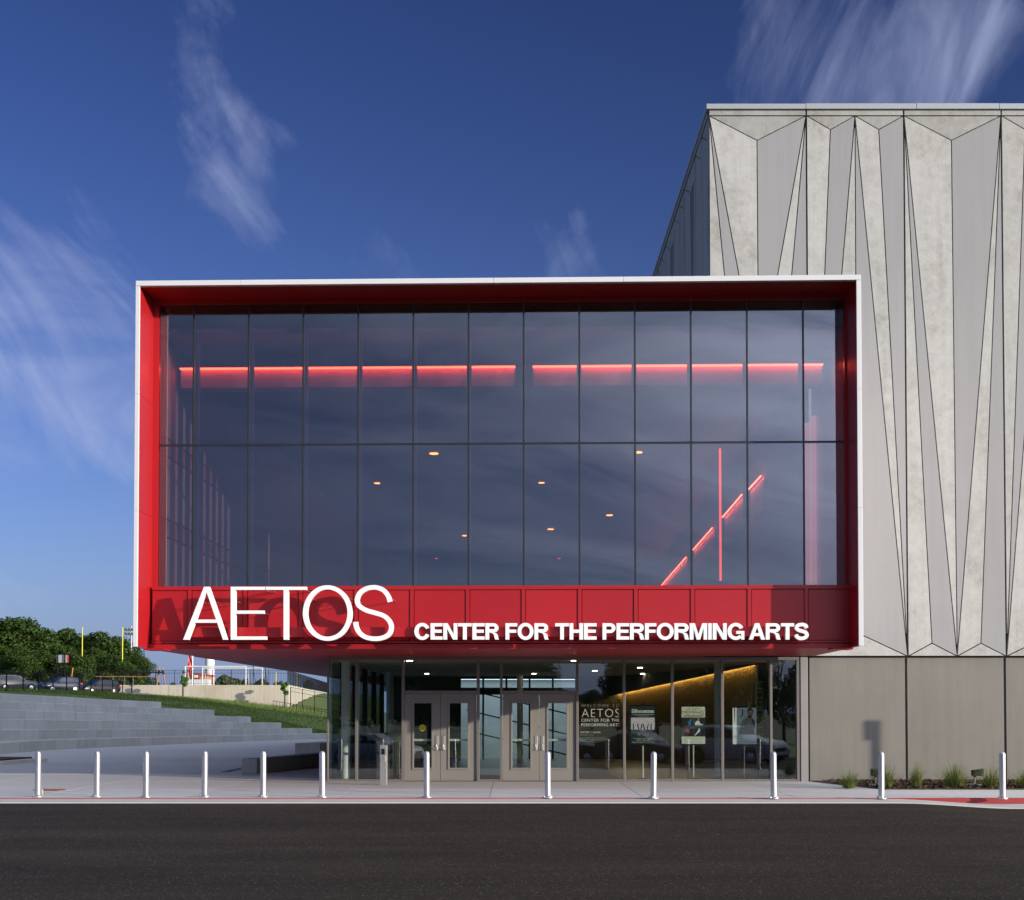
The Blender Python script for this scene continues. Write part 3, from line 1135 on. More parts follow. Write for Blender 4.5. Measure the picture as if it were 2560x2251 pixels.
BW = atb(2158.5, 1616, 0).x
GL, SP = 1.07, 0.86                                # depth of the glass and of the spandrel behind the front edge
ZT = atb(338, 703, 0).z
ZF = atb(345, 715.5, 0).z
SOF = 3.05
BL = 66.0
box = thing('lobby_box', OB, YAW, label='red framed lobby box with a big tinted glass front hanging over the entrance', cat='building', local=True)
# frame: roof edge, two side wings, white metal edge trims (in lengths with joints)
def lap(x0, x1, n_):
    return [(x0 + (x1 - x0) * i / n_, x0 + (x1 - x0) * (i + 1) / n_) for i in range(n_)]


for a, b in ((0.0, 2.2), (2.2, 7.5), (7.5, 10.2), (10.2, BW)):
    part('roof_edge_trim', MB().box(a + 0.003, b - 0.003, -0.02, 0.10, ZF, ZT), M['white_metal'], box, bevel=0.004)
for sx, xa, xb in ((0, 0.0, 0.085), (1, BW - 0.095, BW)):
    for a, b in ((SOF, 5.9), (5.9, 8.35), (8.35, ZF - 0.004)):
        part('side_edge_trim', MB().box(xa, xb, -0.015, 0.04, a + 0.003, b), M['white_metal'], box, bevel=0.004)
for xa, xb in ((0.004, 0.081), (BW - 0.091, BW - 0.004)):
    xi0, xi1 = (xa + 0.03, xb) if xa < 1 else (xa, xb - 0.03)
    xo0, xo1 = (xa, xa + 0.028) if xa < 1 else (xb - 0.028, xb)
    for a, b in ((SOF + 0.004, 5.9), (5.9, 8.35), (8.35, ZF + 0.061)):
        part('wing_panel', MB().box(xi0, xi1, 0.042, GL + 0.35, a + 0.003, b - 0.003), M['red'], box)
        part('wing_cladding', MB().box(xo0, xo1, 0.042, GL + 0.35, a + 0.003, b - 0.003), M['white_metal'], box)
for a, b in lap(0.080, BW - 0.090, 5):
    part('top_reveal_panel', MB().box(a + 0.002, b - 0.002, 0.102, GL + 0.3, ZF + 0.012, ZF + 0.06), M['red'], box)
mb = MB()
mb.box(0.0, BW, 0.1, 5.1, ZF + 0.062, ZT - 0.01)
mb.box(0.0, 12.55, 5.1, BL, ZF + 0.062, ZT - 0.01)
part('roof', mb, M['cap'], box)
# right flank between the frame and the concrete block
part('flank_wall', MB().box(BW - 0.09, BW - 0.006, GL + 0.352, 5.05, SOF + 0.004, ZF + 0.06), M['white_metal'], box)
# left flank: red cladding outside, pale rosy panels inside that catch the low sun
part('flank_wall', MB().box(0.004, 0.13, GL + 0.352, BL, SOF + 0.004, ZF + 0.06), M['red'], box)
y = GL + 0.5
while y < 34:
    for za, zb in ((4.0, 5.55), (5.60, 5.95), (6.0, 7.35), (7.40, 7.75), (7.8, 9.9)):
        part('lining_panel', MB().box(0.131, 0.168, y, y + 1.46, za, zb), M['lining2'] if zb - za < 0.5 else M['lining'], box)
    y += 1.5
# underside
part('soffit', MB().box(0.09, BW - 0.1, SP + 0.30, 5.0, SOF - 0.012, SOF + 0.03), M['red_soffit'], box)
part('soffit', MB().box(0.006, 12.4, 5.0, BL, SOF - 0.012, SOF + 0.03), M['red_soffit'], box)
part('soffit_nose', MB().box(0.09, BW - 0.1, SP, SP + 0.298, SOF - 0.01, atb(1000, 1610.5, SP).z), M['red'], box)
for xa in (0.12, BW - 0.55):
    part('soffit_vent', MB().box(xa, xa + 0.42, 0.35, 0.9, SOF - 0.05, SOF - 0.014), M['red_soffit'], box)
# spandrel of red panels between pilaster strips
mull = [484.7, 621.8, 758.5, 895.6, 1033.5, 1171.3, 1309, 1448, 1586.6, 1726.7, 1867, 2007.5]
GX0, GX1 = atb(397, 1100, GL).x, atb(2112, 1100, GL).x
mx = [atb(p, 800, GL).x for p in mull]
zspt = atb(1250, 1464.5, SP).z
zp1, zp0 = atb(1250, 1474.5, SP).z, atb(1250, 1602.5, SP).z
znose = atb(1000, 1610.0, SP).z
part('spandrel_head', MB().box(GX0 - 0.06, GX1 + 0.05, SP, GL + 0.1, zp1 + 0.004, zspt), M['red'], box)
part('spandrel_sill', MB().box(GX0 - 0.06, GX1 + 0.05, SP, GL + 0.1, znose + 0.014, zp0 - 0.004), M['red'], box)
part('spandrel_back', MB().box(GX0 - 0.06, GX1 + 0.05, SP + 0.07, GL + 0.1, zp0 - 0.003, zp1 + 0.003), M['joint'], box)
edges = [GX0 - 0.06] + mx + [GX1 + 0.05]
for i, xm in enumerate(mx):
    part('pilaster_strip', MB().box(xm - 0.04, xm + 0.04, SP + 0.004, SP + 0.069, zp0, zp1), M['red'], box)
for i in range(len(edges) - 1):
    a = edges[i] + (0.052 if i else 0.0)
    b = edges[i + 1] - (0.052 if i < len(edges) - 2 else 0.0)
    part('spandrel_panel', MB().box(a, b, SP + 0.022, SP + 0.069, zp0 + 0.008, zp1 - 0.008), M['red'], box, bevel=0.004)
# red inner frame round the glass
ZG1 = atb(1250, 757, GL).z
part('inner_frame_head', MB().box(0.09, BW - 0.1, GL - 0.03, GL + 0.12, ZG1, ZF + 0.012), M['red'], box)
part('inner_frame_jamb', MB().box(0.082, GX0, GL - 0.03, GL + 0.12, SOF + 0.01, ZG1 - 0.002), M['red'], box)
part('inner_frame_jamb', MB().box(GX1, BW - 0.092, GL - 0.03, GL + 0.12, SOF + 0.01, ZG1 - 0.002), M['red'], box)
ZM = atb(1250, 1109, GL).z
cells = [GX0] + mx + [GX1]
for xm in mx:
    part('mullion', MB().box(xm - 0.018, xm + 0.018, GL - 0.012, GL + 0.17, zspt + 0.002, ZG1 - 0.002), M['dark_frame'], box)
for i in range(len(cells) - 1):
    a, b = cells[i] + 0.019, cells[i + 1] - 0.019
    part('transom', MB().box(a, b, GL - 0.008, GL + 0.10, ZM - 0.02, ZM + 0.02), M['dark_frame'], box)
    for za, zb in ((zspt + 0.004, ZM - 0.021), (ZM + 0.021, ZG1 - 0.004)):
        q = MB().box(a, b, GL + 0.010, GL + 0.026, za, zb)
        tx_, tz_ = random.uniform(-0.0011, 0.0011), random.uniform(-0.0008, 0.0008)
        q.v = [(v[0], v[1] + (v[0] - a) * tx_ + (v[2] - za) * tz_, v[2]) for v in q.v]
        part('pane', q, M['glass_up'], box)
# ---- inside the lobby box
IZ0, IZ1 = zspt - 0.35, 9.95
part('lobby_floor', MB().box(0.17, BW - 0.1, GL + 0.2, 5.0, IZ0 - 0.2, IZ0).box(0.17, BW - 0.1, 5.0, 58, IZ0 - 0.2, IZ0), M['carpet'], box)
part('lobby_ceiling', MB().box(0.17, BW - 0.1, GL + 0.2, 5.0, IZ1, IZ1 + 0.1).box(0.17, BW + 0.2, 5.0, 60, IZ1, IZ1 + 0.1), M['room'], box)
part('lobby_back_wall', MB().box(0.17, BW + 0.3, 58, 58.2, IZ0, IZ1), M['room'], box)
RWX = BW - 0.35
part('lobby_side_wall', MB().box(RWX, RWX + 0.1, 5.3, 58, IZ0, IZ1), M['room'], box)
# red light line on a bulkhead beam behind the glass
BLY = GL + 1.35
zl0, zl1 = atb(443, 926, BLY), atb(2057, 914, BLY)
zl = (zl0.z + zl1.z) / 2
bx0, bx1 = max(0.3, zl0.x), min(BW - 0.25, zl1.x)
gap0, gap1 = atb(1288, 922, BLY).x, atb(1332, 922, BLY).x
for a, b in ((bx0, gap0), (gap1, bx1)):
    part('light_beam', MB().box(a, b, BLY + 0.06, BLY + 0.5, zl - 0.40, zl + 0.034).box(a, b, BLY - 0.06, BLY + 0.5, zl + 0.0345, zl + 0.05), M['lining2'], box)
    part('light_line', MB().box(a, b, BLY - 0.05, BLY + 0.055, zl + 0.008, zl + 0.030), M['led'], box)
for xm in mx:
    part('wind_post', MB().box(xm - 0.05, xm + 0.05, GL + 0.2, GL + 0.38, IZ0, IZ1), M['dark_int'], box)
# light line along the right-hand wall, in lengths between columns
for pa_, pb_ in (((1905, 1190), (1872, 1226)), ((1857, 1237), (1808, 1294)), ((1783, 1320), (1732, 1378)), ((1717, 1393), (1655, 1464))):
    a, b = atbx(*pa_, RWX - 0.1), atbx(*pb_, RWX - 0.1)
    zz = 9.45
    part('side_light_line', MB().bar((RWX - 0.13, a.y, a.z), (RWX - 0.13, b.y, b.z), 0.024, 0.024), M['led_side'], box)
    part('side_light_face', MB().box(RWX - 0.045, RWX - 0.002, a.y, b.y, a.z - 0.95, a.z - 0.02), M['white'], box)
v0, v1 = atb(1800, 1122, 13.2), atb(1800, 1452, 13.2)
part('hanging_light', MB().box(v0.x - 0.028, v0.x + 0.028, 13.15, 13.25, v1.z, v0.z), M['led_soft'], box)
for px_, py_, r_ in ((1084.6, 1135, 0.11), (943, 1209, 0.08), (1595.6, 1132, 0.10), (1353.8, 1208, 0.08), (1524, 1289, 0.11), (1376.5, 1324, 0.11), (1162, 1340, 0.10), (1091, 1397, 0.06), (1398, 1397, 0.06)):
    c = atbz(px_, py_, IZ1 - 0.02)
    part('downlight', MB().lathe([(r_ * 1.25, 0.0), (r_ * 1.25, 0.02), (0.01, 0.02)], (c.x, c.y, IZ1 - 0.025), 16), M['down'] if r_ > 0.07 else M['led_soft'], box)
# pale partition with tall slots, right of the glass
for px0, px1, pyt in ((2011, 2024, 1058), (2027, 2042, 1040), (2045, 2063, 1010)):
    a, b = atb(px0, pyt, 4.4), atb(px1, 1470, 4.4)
    part('partition_panel', MB().box(a.x, b.x, 4.38, 4.46, IZ0, a.z), M['panel_glow'], box)

# ================================================================== LETTERING ON THE BOX
sign = thing('letter_sign', OB + EXB * 0.9 + EYB * 0.4 + Vector((0, 0, zspt - 1.1)), YAW, local=True,
             label='white raised letters AETOS CENTER FOR THE PERFORMING ARTS on the red band', cat='sign')
OFF[sign.name] = Vector((0.9, 0.4, zspt - 1.1))
LA0, LA1 = 0.25, 0.36                              # AETOS letters stand well off the red band


def z7(p):
    return (420 + p[0] * 440 / 2044.0, 1440 + p[1] * 440 / 2044.0)


def z6(p):
    return (320 + p[0] * 680 / 2044.0, 1160 + p[1] * 680 / 2044.0)


def letter(polys, y0_, y1_):
    m_ = MB()
    for poly in polys:
        pts = [atb(q[0], q[1], y0_) for q in poly]
        m_.loft([[(p.x, y0_, p.z) for p in pts], [(p.x, y1_, p.z) for p in pts]])
    return part('letter', m_, M['letter'], sign)


def stroke(pts, wd, n=60):
    """a bent stroke of even width, as a strip of quads (pixel space)"""
    P_ = [Vector((p[0], p[1])) for p in pts]
    fine = []
    for i in range(len(P_) - 1):
        p0, p1, p2, p3 = P_[max(i - 1, 0)], P_[i], P_[i + 1], P_[min(i + 2, len(P_) - 1)]
        for s_ in range(5):
            t = s_ / 5.0
            fine.append(0.5 * ((2 * p1) + (p2 - p0) * t + (2 * p0 - 5 * p1 + 4 * p2 - p3) * t * t + (3 * p1 - p0 - 3 * p2 + p3) * t ** 3))
    fine.append(P_[-1])
    L_, R_ = [], []
    for i, p in enumerate(fine):
        d = (fine[min(i + 1, len(fine) - 1)] - fine[max(i - 1, 0)]).normalized()
        nrm = Vector((-d.y, d.x)) * (wd / 2)
        L_.append(p + nrm)
        R_.append(p - nrm)
    return L_, R_


def letter_strip(L_, R_, y0_, y1_, closed=False):
    n_ = len(L_)
    rings = []
    for i in list(range(n_)) + ([0] if closed else []):
        a, b = atb(L_[i].x, L_[i].y, y0_), atb(R_[i].x, R_[i].y, y0_)
        rings.append([(a.x, y0_, a.z), (b.x, y0_, b.z), (b.x, y1_, b.z), (a.x, y1_, a.z)])
    return part('letter', MB().loft(rings, caps=not closed), M['letter'], sign)


def rect(a, b, c, d):
    return [z7((a, b)), z7((c, b)), z7((c, d)), z7((a, d))]


letter([[z7(p) for p in poly] for poly in (
    [(418, 127), (448, 127), (448, 187), (238, 742), (175, 742)], [(448, 127), (478, 127), (695, 742), (638, 742), (448, 187)],
    [(326.5, 508), (558, 508), (570.6, 545), (312.5, 545)])], LA0, LA1)
letter([rect(728, 127, 785, 742), rect(785.5, 127, 1128, 163), rect(785.5, 403, 1115, 440), rect(785.5, 704, 1143, 742)], LA0, LA1)
letter([rect(1138, 127, 1608, 163), rect(1342, 163.5, 1398, 742)], LA0, LA1)
oc, oa, ob_ = ((757 + 880.6) / 2, 1533.0), 61.8, 69.5
Lo = [Vector((oc[0] + oa * math.cos(t), oc[1] + ob_ * math.sin(t))) for t in [2 * math.pi * k / 72 for k in range(72)]]
Ro = [Vector((oc[0] + (oa - 12) * math.cos(t), oc[1] + (ob_ - 10.5) * math.sin(t))) for t in [2 * math.pi * k / 72 for k in range(72)]]
letter_strip(Lo, Ro, LA0, LA1, True)
S_pts = [(1968, 1037), (1955, 995), (1922, 952), (1880, 932), (1840, 928), (1790, 938), (1742, 970), (1721, 1020), (1735, 1065), (1790, 1100), (1850, 1118), (1920, 1141), (1963, 1180),
         (1978, 1230), (1960, 1280), (1910, 1308), (1845, 1314), (1780, 1300), (1735, 1265), (1713, 1220), (1709, 1188)]
letter_strip(*stroke([z6(p) for p in S_pts], 11.4), LA0, LA1)


def text_geo(s, off=0.0, ext=0.0, res=3, shear=0.0, space=1.0):
    cu_ = bpy.data.curves.new('text', 'FONT')
    cu_.body = s
    cu_.size = 1.0
    cu_.offset = off
    cu_.extrude = ext
    cu_.resolution_u = res
    cu_.shear = shear
    cu_.space_character = space
    ob__ = bpy.data.objects.new('text', cu_)
    COL.objects.link(ob__)
    dg = bpy.context.evaluated_depsgraph_get()
    me = bpy.data.meshes.new_from_object(ob__.evaluated_get(dg))
    V_ = np.array([v.co[:] for v in me.vertices])
    F_ = [tuple(p.vertices) for p in me.polygons]
    bpy.data.objects.remove(ob__)
    bpy.data.curves.remove(cu_)
    bpy.data.meshes.remove(me)
    return V_, F_


def fit_text(m_, s, x0_, x1_, z0_, z1_, y0_, depth, off=0.0, **kw):
    """put a word into a box of width x0..x1, height z0..z1, front at y0, running back by depth"""
    V_, F_ = text_geo(s, off, 0.5, **kw)
    lo, hi = V_.min(0), V_.max(0)
    X_ = x0_ + (V_[:, 0] - lo[0]) / max(hi[0] - lo[0], 1e-6) * (x1_ - x0_)
    Z_ = z0_ + (V_[:, 1] - lo[1]) / max(hi[1] - lo[1], 1e-6) * (z1_ - z0_)
    Y_ = y0_ + (hi[2] - V_[:, 2]) / max(hi[2] - lo[2], 1e-6) * depth
    m_.add(np.stack([X_, Y_, Z_], -1).tolist(), F_)
    return m_


LB0, LB1 = 0.35, 0.46


def bold_letter(ch, x0_, x1_):
    yt, yb, t_, b_ = 1558.4, 1599.4, 9.4, 8.0
    ym = (yt + yb) / 2
    cx_ = (x0_ + x1_) / 2
    polys, strips = [], []

    def rc(a, b, c, d):
        polys.append(([(a, b), (c, b), (c, d), (a, d)], 0.0))

    def arc(cx0, cy0, rx, ry, a0, a1, wx, wy, n_=22):
        L_, R_ = [], []
        for i in range(n_ + 1):
            q = math.radians(a0 + (a1 - a0) * i / n_)
            L_.append(Vector((cx0 + rx * math.cos(q), cy0 - ry * math.sin(q))))
            R_.append(Vector((cx0 + (rx - wx) * math.cos(q), cy0 - (ry - wy) * math.sin(q))))
        strips.append((L_, R_))

    if ch in 'EFHINTMPR' and ch != 'T':
        rc(x0_, yt, x0_ + (t_ if ch != 'I' else x1_ - x0_), yb)
    if ch in 'EF':
        rc(x0_ + t_, yt, x1_, yt + b_)
        rc(x0_ + t_, ym - 4.4, x1_ - 2.0, ym + 3.4)
        if ch == 'E':
            rc(x0_ + t_, yb - b_, x1_, yb)
    if ch == 'T':
        rc(x0_, yt, x1_, yt + b_)
        rc(cx_ - t_ / 2, yt + b_, cx_ + t_ / 2, yb)
    if ch == 'H':
        rc(x1_ - t_, yt, x1_, yb)
        rc(x0_ + t_, ym - 4.6, x1_ - t_, ym + 3.6)
    if ch == 'N':
        rc(x1_ - t_ + 0.4, yt, x1_, yb)
        polys.append(([(x0_ + t_, yt), (x0_ + t_ + 1.0, yt), (x1_ - t_ + 0.4, yb - 14.0), (x1_ - t_ + 0.4, yb), (x1_ - t_ - 1.0, yb), (x0_ + t_, yt + 14.0)], 0.0))
    if ch == 'M':
        rc(x1_ - t_ + 0.6, yt, x1_, yb)
        polys.append(([(x0_ + t_, yt), (x0_ + t_ + 3.2, yt), (cx_, yb - 13.0), (cx_, yb), (cx_ - 4.4, yb), (x0_ + t_, yt + 11.0)], 0.0))
        polys.append(([(x1_ - t_ + 0.6, yt), (x1_ - t_ + 0.6, yt + 11.0), (cx_ + 4.4, yb), (cx_, yb), (cx_, yb - 13.0), (x1_ - t_ - 2.6, yt)], 0.0))
    if ch == 'A':
        w_ = 5.4
        polys.append(([(cx_ - w_, yt), (cx_, yt), (cx_, yt + 10.0), (x0_ + 9.8, yb), (x0_, yb)], 0.0))
        polys.append(([(cx_, yt), (cx_ + w_, yt), (x1_, yb), (x1_ - 9.8, yb), (cx_, yt + 10.0)], 0.0))
        ya, yc = yb - 16.4, yb - 9.0
        f_ = lambda yy: (yy - yt - 10.0) / (yb - yt - 10.0)
        xl_, xr_ = (lambda yy: cx_ + (x0_ + 9.8 - cx_) * f_(yy)), (lambda yy: cx_ + (x1_ - 9.8 - cx_) * f_(yy))
        polys.append(([(xl_(ya), ya), (xr_(ya), ya), (xr_(yc), yc), (xl_(yc), yc)], 0.0))
    if ch in 'PR':
        hb = 24.5 if ch == 'P' else 23.0
        ry = hb / 2
        xr2 = x1_ - (0.0 if ch == 'P' else 1.2)
        rx = min(ry + 1.5, xr2 - x0_ - t_)
        xc = xr2 - rx
        rc(x0_ + t_, yt, xc, yt + b_)
        rc(x0_ + t_, yt + hb - b_, xc, yt + hb)
        arc(xc, yt + ry, rx, ry, 90, -90, t_, b_)
        if ch == 'R':
            yl = yt + hb
            L_, R_ = [], []
            for u, v, hw in ((0.0, 0.0, 0.0), (0.45, 0.12, 0.0), (0.62, 0.36, 0.0), (0.68, 0.7, 0.0), (0.78, 1.0, 0.0)):
                xx = xc - 5.5 + u * (x1_ - xc + 5.5 - 4.5) / 0.78 * 0.98
                yy = yl + v * (yb - yl)
                L_.append(Vector((xx + 4.7, yy)))
                R_.append(Vector((xx - 4.7, yy)))
            strips.append((L_, R_))
    if ch in 'OCG':
        rx, ry = (x1_ - x0_) / 2, (yb - yt) / 2 + 0.9
        if ch == 'O':
            arc(cx_, ym, rx, ry, 0, 360, t_, b_ + 0.4, 40)
        elif ch == 'C':
            arc(cx_ + 0.5, ym, rx + 0.5, ry, 26, 334, t_, b_ + 0.4, 36)
        else:
            arc(cx_, ym, rx - 0.4, ry, 27, 318, t_, b_ + 0.4, 36)
            rc(cx_ + 1.5, ym - 1.0, x1_, ym + 6.2)
            rc(x1_ - 7.6, ym + 6.2, x1_, yb)
    if ch == 'S':
        w_ = x1_ - x0_
        P_ = [(0.84, 0.30), (0.78, 0.17), (0.62, 0.105), (0.46, 0.10), (0.27, 0.14), (0.155, 0.26), (0.22, 0.38), (0.40, 0.45), (0.62, 0.51), (0.80, 0.59), (0.86, 0.72), (0.75, 0.85), (0.54, 0.905), (0.36, 0.90), (0.20, 0.82), (0.125, 0.68)]
        strips.append(stroke([(x0_ + u * w_, yt - 0.9 + v * (yb - yt + 1.8)) for u, v in P_], 8.8))
    m_ = MB()
    for poly, dd in polys:
        pts = [atb(q[0], q[1], LB0) for q in poly]
        m_.loft([[(p.x, LB0 + dd, p.z) for p in pts], [(p.x, LB1, p.z) for p in pts]])
    for k_, (L_, R_) in enumerate(strips):
        dd = 0.0015 if (ch == 'R' and k_ == 1) else 0.0
        rings = []
        for i in range(len(L_)):
            a, b = atb(L_[i].x, L_[i].y, LB0), atb(R_[i].x, R_[i].y, LB0)
            rings.append([(a.x, LB0 + dd, a.z), (b.x, LB0 + dd, b.z), (b.x, LB1, b.z), (a.x, LB1, a.z)])
        m_.loft(rings)
    part('letter', m_, M['letter'], sign)


for ch, xa, xb in (('C', 1035.8, 1074.3), ('E', 1076.3, 1106.2), ('N', 1108.2, 1143), ('T', 1144.7, 1179), ('E', 1181, 1211.4), ('R', 1213.5, 1247.4),
                   ('F', 1263.7, 1292.8), ('O', 1293.8, 1334), ('R', 1336, 1371.7), ('T', 1388, 1422.3), ('H', 1424, 1457.8), ('E', 1460, 1491.6),
                   ('P', 1506.4, 1539), ('E', 1541.4, 1573), ('R', 1575, 1611), ('F', 1612.6, 1641), ('O', 1641.8, 1684.3), ('R', 1686.2, 1723), ('M', 1724.5, 1768),
                   ('I', 1770.8, 1779.3), ('N', 1782, 1817), ('G', 1818.5, 1861), ('A', 1872.7, 1913), ('R', 1914.8, 1951.8), ('T', 1952.8, 1985.5), ('S', 1986, 2023)):
    bold_letter(ch, xa, xb)
# raceway rail behind the letters and thin standoff rods
ra, rb = atb(474, 1569, 0.47), atb(2017, 1591, 0.47)
for a, b in lap(ra.x, rb.x, 9):
    part('raceway', MB().box(a + 0.004, b - 0.004, 0.47, 0.61, rb.z, ra.z), M['red'], sign, bevel=0.004)
for xm in mx[:-1]:
    part('bracket', MB().box(xm - 0.03, xm + 0.03, 0.611, SP + 0.02, rb.z + 0.03, ra.z - 0.03), M['red'], sign)
for p in ((405, 300), (535, 296), (785, 296), (1115, 430), (1130, 165), (1200, 170), (1600, 160), (1670, 262)):
    a = atb(*z7(p), LA1)
    part('standoff', MB().tube([(a.x, LA1 - 0.02, a.z), (a.x, SP + 0.03, a.z)], 0.009, 6), M['steel'], sign)
for p in ((1990, 1018), (1668, 1010), (1735, 1030), (1388, 1014)):
    a = atb(*z6(p), LA1)
    part('standoff', MB().tube([(a.x, LA1 - 0.02, a.z), (a.x, SP + 0.03, a.z)], 0.009, 6), M['steel'], sign)

# ================================================================== GLASS ENTRANCE
ED = 34.22
ent = thing('glass_entrance', (at(817, 1953, ED).x, ED, 0), label='ground floor glass storefront with two pairs of grey doors under the red box', cat='building')
EX = lambda px: at(px, 1800, ED).x
EZ = lambda py: at(1280, py, ED).z
Z_head = EZ(1650.5)
Z_sill = EZ(1948.5)
part('head_frame', MB().box(EX(817), EX(2000), ED, ED + 0.15, Z_head, SOF - 0.014), M['bronze'], ent)
posts_px = [(817, 821.5), (887.7, 894.5), (1003.6, 1010), (1191.6, 1199), (1250, 1256.3), (1440, 1446.5), (1557.6, 1564), (1678, 1684.5), (1803, 1809.5), (1925, 1930.8), (1992, 2000.5)]
for a, b in posts_px:
    part('mullion', MB().box(EX(a), EX(b), ED, ED + 0.15, 0.0, Z_head - 0.002), M['bronze'], ent, bevel=0.004)
part('jamb_panel', MB().box(EX(2001.5), EX(2020), ED - 0.02, ED + 0.3, 0.0, SOF - 0.014), M['jamb'], ent, bevel=0.006)
part('jamb_gap', MB().box(EX(2020) + 0.002, EX(2024), ED + 0.05, ED + 0.3, 0.0, SOF - 0.02), M['black'], ent)
for i in (0, 1, 3, 5, 6, 7, 8, 9):
    a, b = EX(posts_px[i][1]) + 0.002, EX(posts_px[i + 1][0]) - 0.002
    part('sill', MB().box(a, b, ED + 0.004, ED + 0.146, 0.0, Z_sill), M['bronze'], ent)
    part('pane', MB().box(a - 0.004, b + 0.004, ED + 0.07, ED + 0.085, Z_sill - 0.01, Z_head + 0.01), M['glass_low'], ent)
ZT0, ZT1 = EZ(1735), EZ(1727)
for (i, leaves) in ((2, ((1010.8, 1100.6, 1034.7, 1078.6, 1091.8, 1055.8), (1101.6, 1190.8, 1123.8, 1168.6, 1108.9, None))),
                    (4, ((1257.2, 1347.8, 1281, 1325.6, 1340, None), (1348.8, 1439.2, 1370.8, 1416, 1356.5, None)))):
    a, b = EX(posts_px[i][1]) + 0.002, EX(posts_px[i + 1][0]) - 0.002
    part('door_head', MB().box(a, b, ED + 0.003, ED + 0.147, ZT0, ZT1), M['bronze'], ent, bevel=0.004)
    part('pane', MB().box(a - 0.004, b + 0.004, ED + 0.07, ED + 0.085, ZT1 - 0.005, Z_head + 0.01), M['glass_low'], ent)
    for lf in leaves:
        x0_, x1_, g0, g1 = (EX(p) for p in lf[:4])
        zb, zt = 0.012, ZT0 - 0.006
        gz0, gz1 = EZ(1920), EZ(1758.6)
        dy0, dy1 = ED + 0.045, ED + 0.095
        m_ = MB().box(x0_, g0, dy0, dy1, zb, zt).box(g1, x1_, dy0, dy1, zb, zt)
        m_.box(g0, g1, dy0, dy1, zb, gz0).box(g0, g1, dy0, dy1, gz1, zt)
        d_ = part('door', m_, M['door'], ent)
        f_ = 0.045
        mo = MB().box(g0 - f_, g0, dy0 - 0.02, dy0 - 0.001, gz0 - f_, gz1 + f_).box(g1, g1 + f_, dy0 - 0.02, dy0 - 0.001, gz0 - f_, gz1 + f_)
        mo.box(g0, g1, dy0 - 0.02, dy0 - 0.001, gz0 - f_, gz0).box(g0, g1, dy0 - 0.02, dy0 - 0.001, gz1, gz1 + f_)
        part('moulding', mo, M['door'], d_, bevel=0.004)
        part('door_pane', MB().box(g0 + 0.001, g1 - 0.001, dy0 + 0.02, dy0 + 0.03, gz0 + 0.001, gz1 - 0.001), M['glass_low'], d_)
        part('panic_bar', MB().box(g0 - 0.1, g1 + 0.1, dy1 + 0.05, dy1 + 0.10, EZ(1853.6), EZ(1848)), M['white_metal'], d_, bevel=0.008)
        hx_ = EX(lf[4])
        hz0, hz1 = EZ(1877), EZ(1840)
        m_ = MB().box(hx_ - 0.036, hx_ + 0.036, dy0 - 0.012, dy0 - 0.0005, hz0, hz1)
        part('handle_plate', m_, M['steel'], d_, bevel=0.004)
        hl = MB().tube([(hx_, dy0 - 0.012, hz0 + 0.14), (hx_, dy0 - 0.062, hz0 + 0.14), (hx_, dy0 - 0.07, hz0 + 0.08), (hx_, dy0 - 0.062, hz0 + 0.02), (hx_, dy0 - 0.012, hz0 + 0.02)], 0.011, 8)
        part('handle', hl, M['steel'], d_, smooth=True)
        if lf[5]:
            c = Vector((EX(lf[5]), dy0 + 0.017, EZ(1820.5)))
            r_ = 0.082
            disc = [(c.x + r_ * math.cos(t), c.y, c.z + r_ * math.sin(t)) for t in [2 * math.pi * k / 28 for k in range(28)]]
            st = part('sticker', MB().prism(disc, (0, 0.0015, 0)), M['yellow'], d_)
            m_ = MB()
            fit_text(m_, 'CAUTION', c.x - 0.055, c.x + 0.055, c.z + 0.018, c.z + 0.038, c.y - 0.0015, 0.001)
            fit_text(m_, 'AUTOMATIC', c.x - 0.072, c.x + 0.072, c.z - 0.011, c.z + 0.011, c.y - 0.0015, 0.001)
            fit_text(m_, 'DOOR', c.x - 0.035, c.x + 0.035, c.z - 0.042, c.z - 0.02, c.y - 0.0015, 0.001)
            part('sticker_lettering', m_, M['black'], d_)
# side wall of glass running back on the left, inner floor, ceiling and columns
XL = EX(817)
y = ED + 0.15
for i in range(8):
    y1 = ED + 2.75 * (i + 1)
    part('side_mullion', MB().box(XL, XL + 0.14, y1 - 0.07, y1 + 0.07, 0, SOF - 0.014), M['dark_frame'], ent)
    part('side_pane', MB().box(XL + 0.05, XL + 0.065, y + (0.0 if i == 0 else 0.07), y1 - 0.07, 0.02, SOF - 0.014), M['glass_far'], ent)
    y = y1
part('lobby_floor', MB().box(XL, 7.2, ED + 0.15, 60, -0.08, 0.006), M['floor_int'], ent)
part('entry_mat', MB().box(EX(1010), EX(1440), ED + 0.3, ED + 3.0, 0.007, 0.018), M['dark_int'], ent)
part('lobby_ceiling', MB().box(XL + 0.16, 7.2, ED + 0.16, 60, 2.96, SOF - 0.016), M['ceiling'], ent)
for px_, d_, r_ in ((864, 35.6, 0.115), (974.5, 45.0, 0.115), (1794, 36.6, 0.085), (1627.5, 48, 0.11), (1300, 47, 0.10)):
    c = at(px_, 1900, d_)
    part('column', MB().lathe([(r_, 0.0), (r_, 2.955)], (c.x, c.y, 0.006), 24), M['white'], ent, smooth=True)
for px_, py_ in ((1024, 1653), (1067, 1685), (1435, 1653), (1335, 1685), (1600, 1670), (1606, 1685), (1487, 1678)):
    c = atz(px_, py_, 2.95)
    part('downlight', MB().lathe([(0.07, 0), (0.07, 0.012), (0.005, 0.012)], (c.x, c.y, 2.945), 14), M['down_white'], ent)
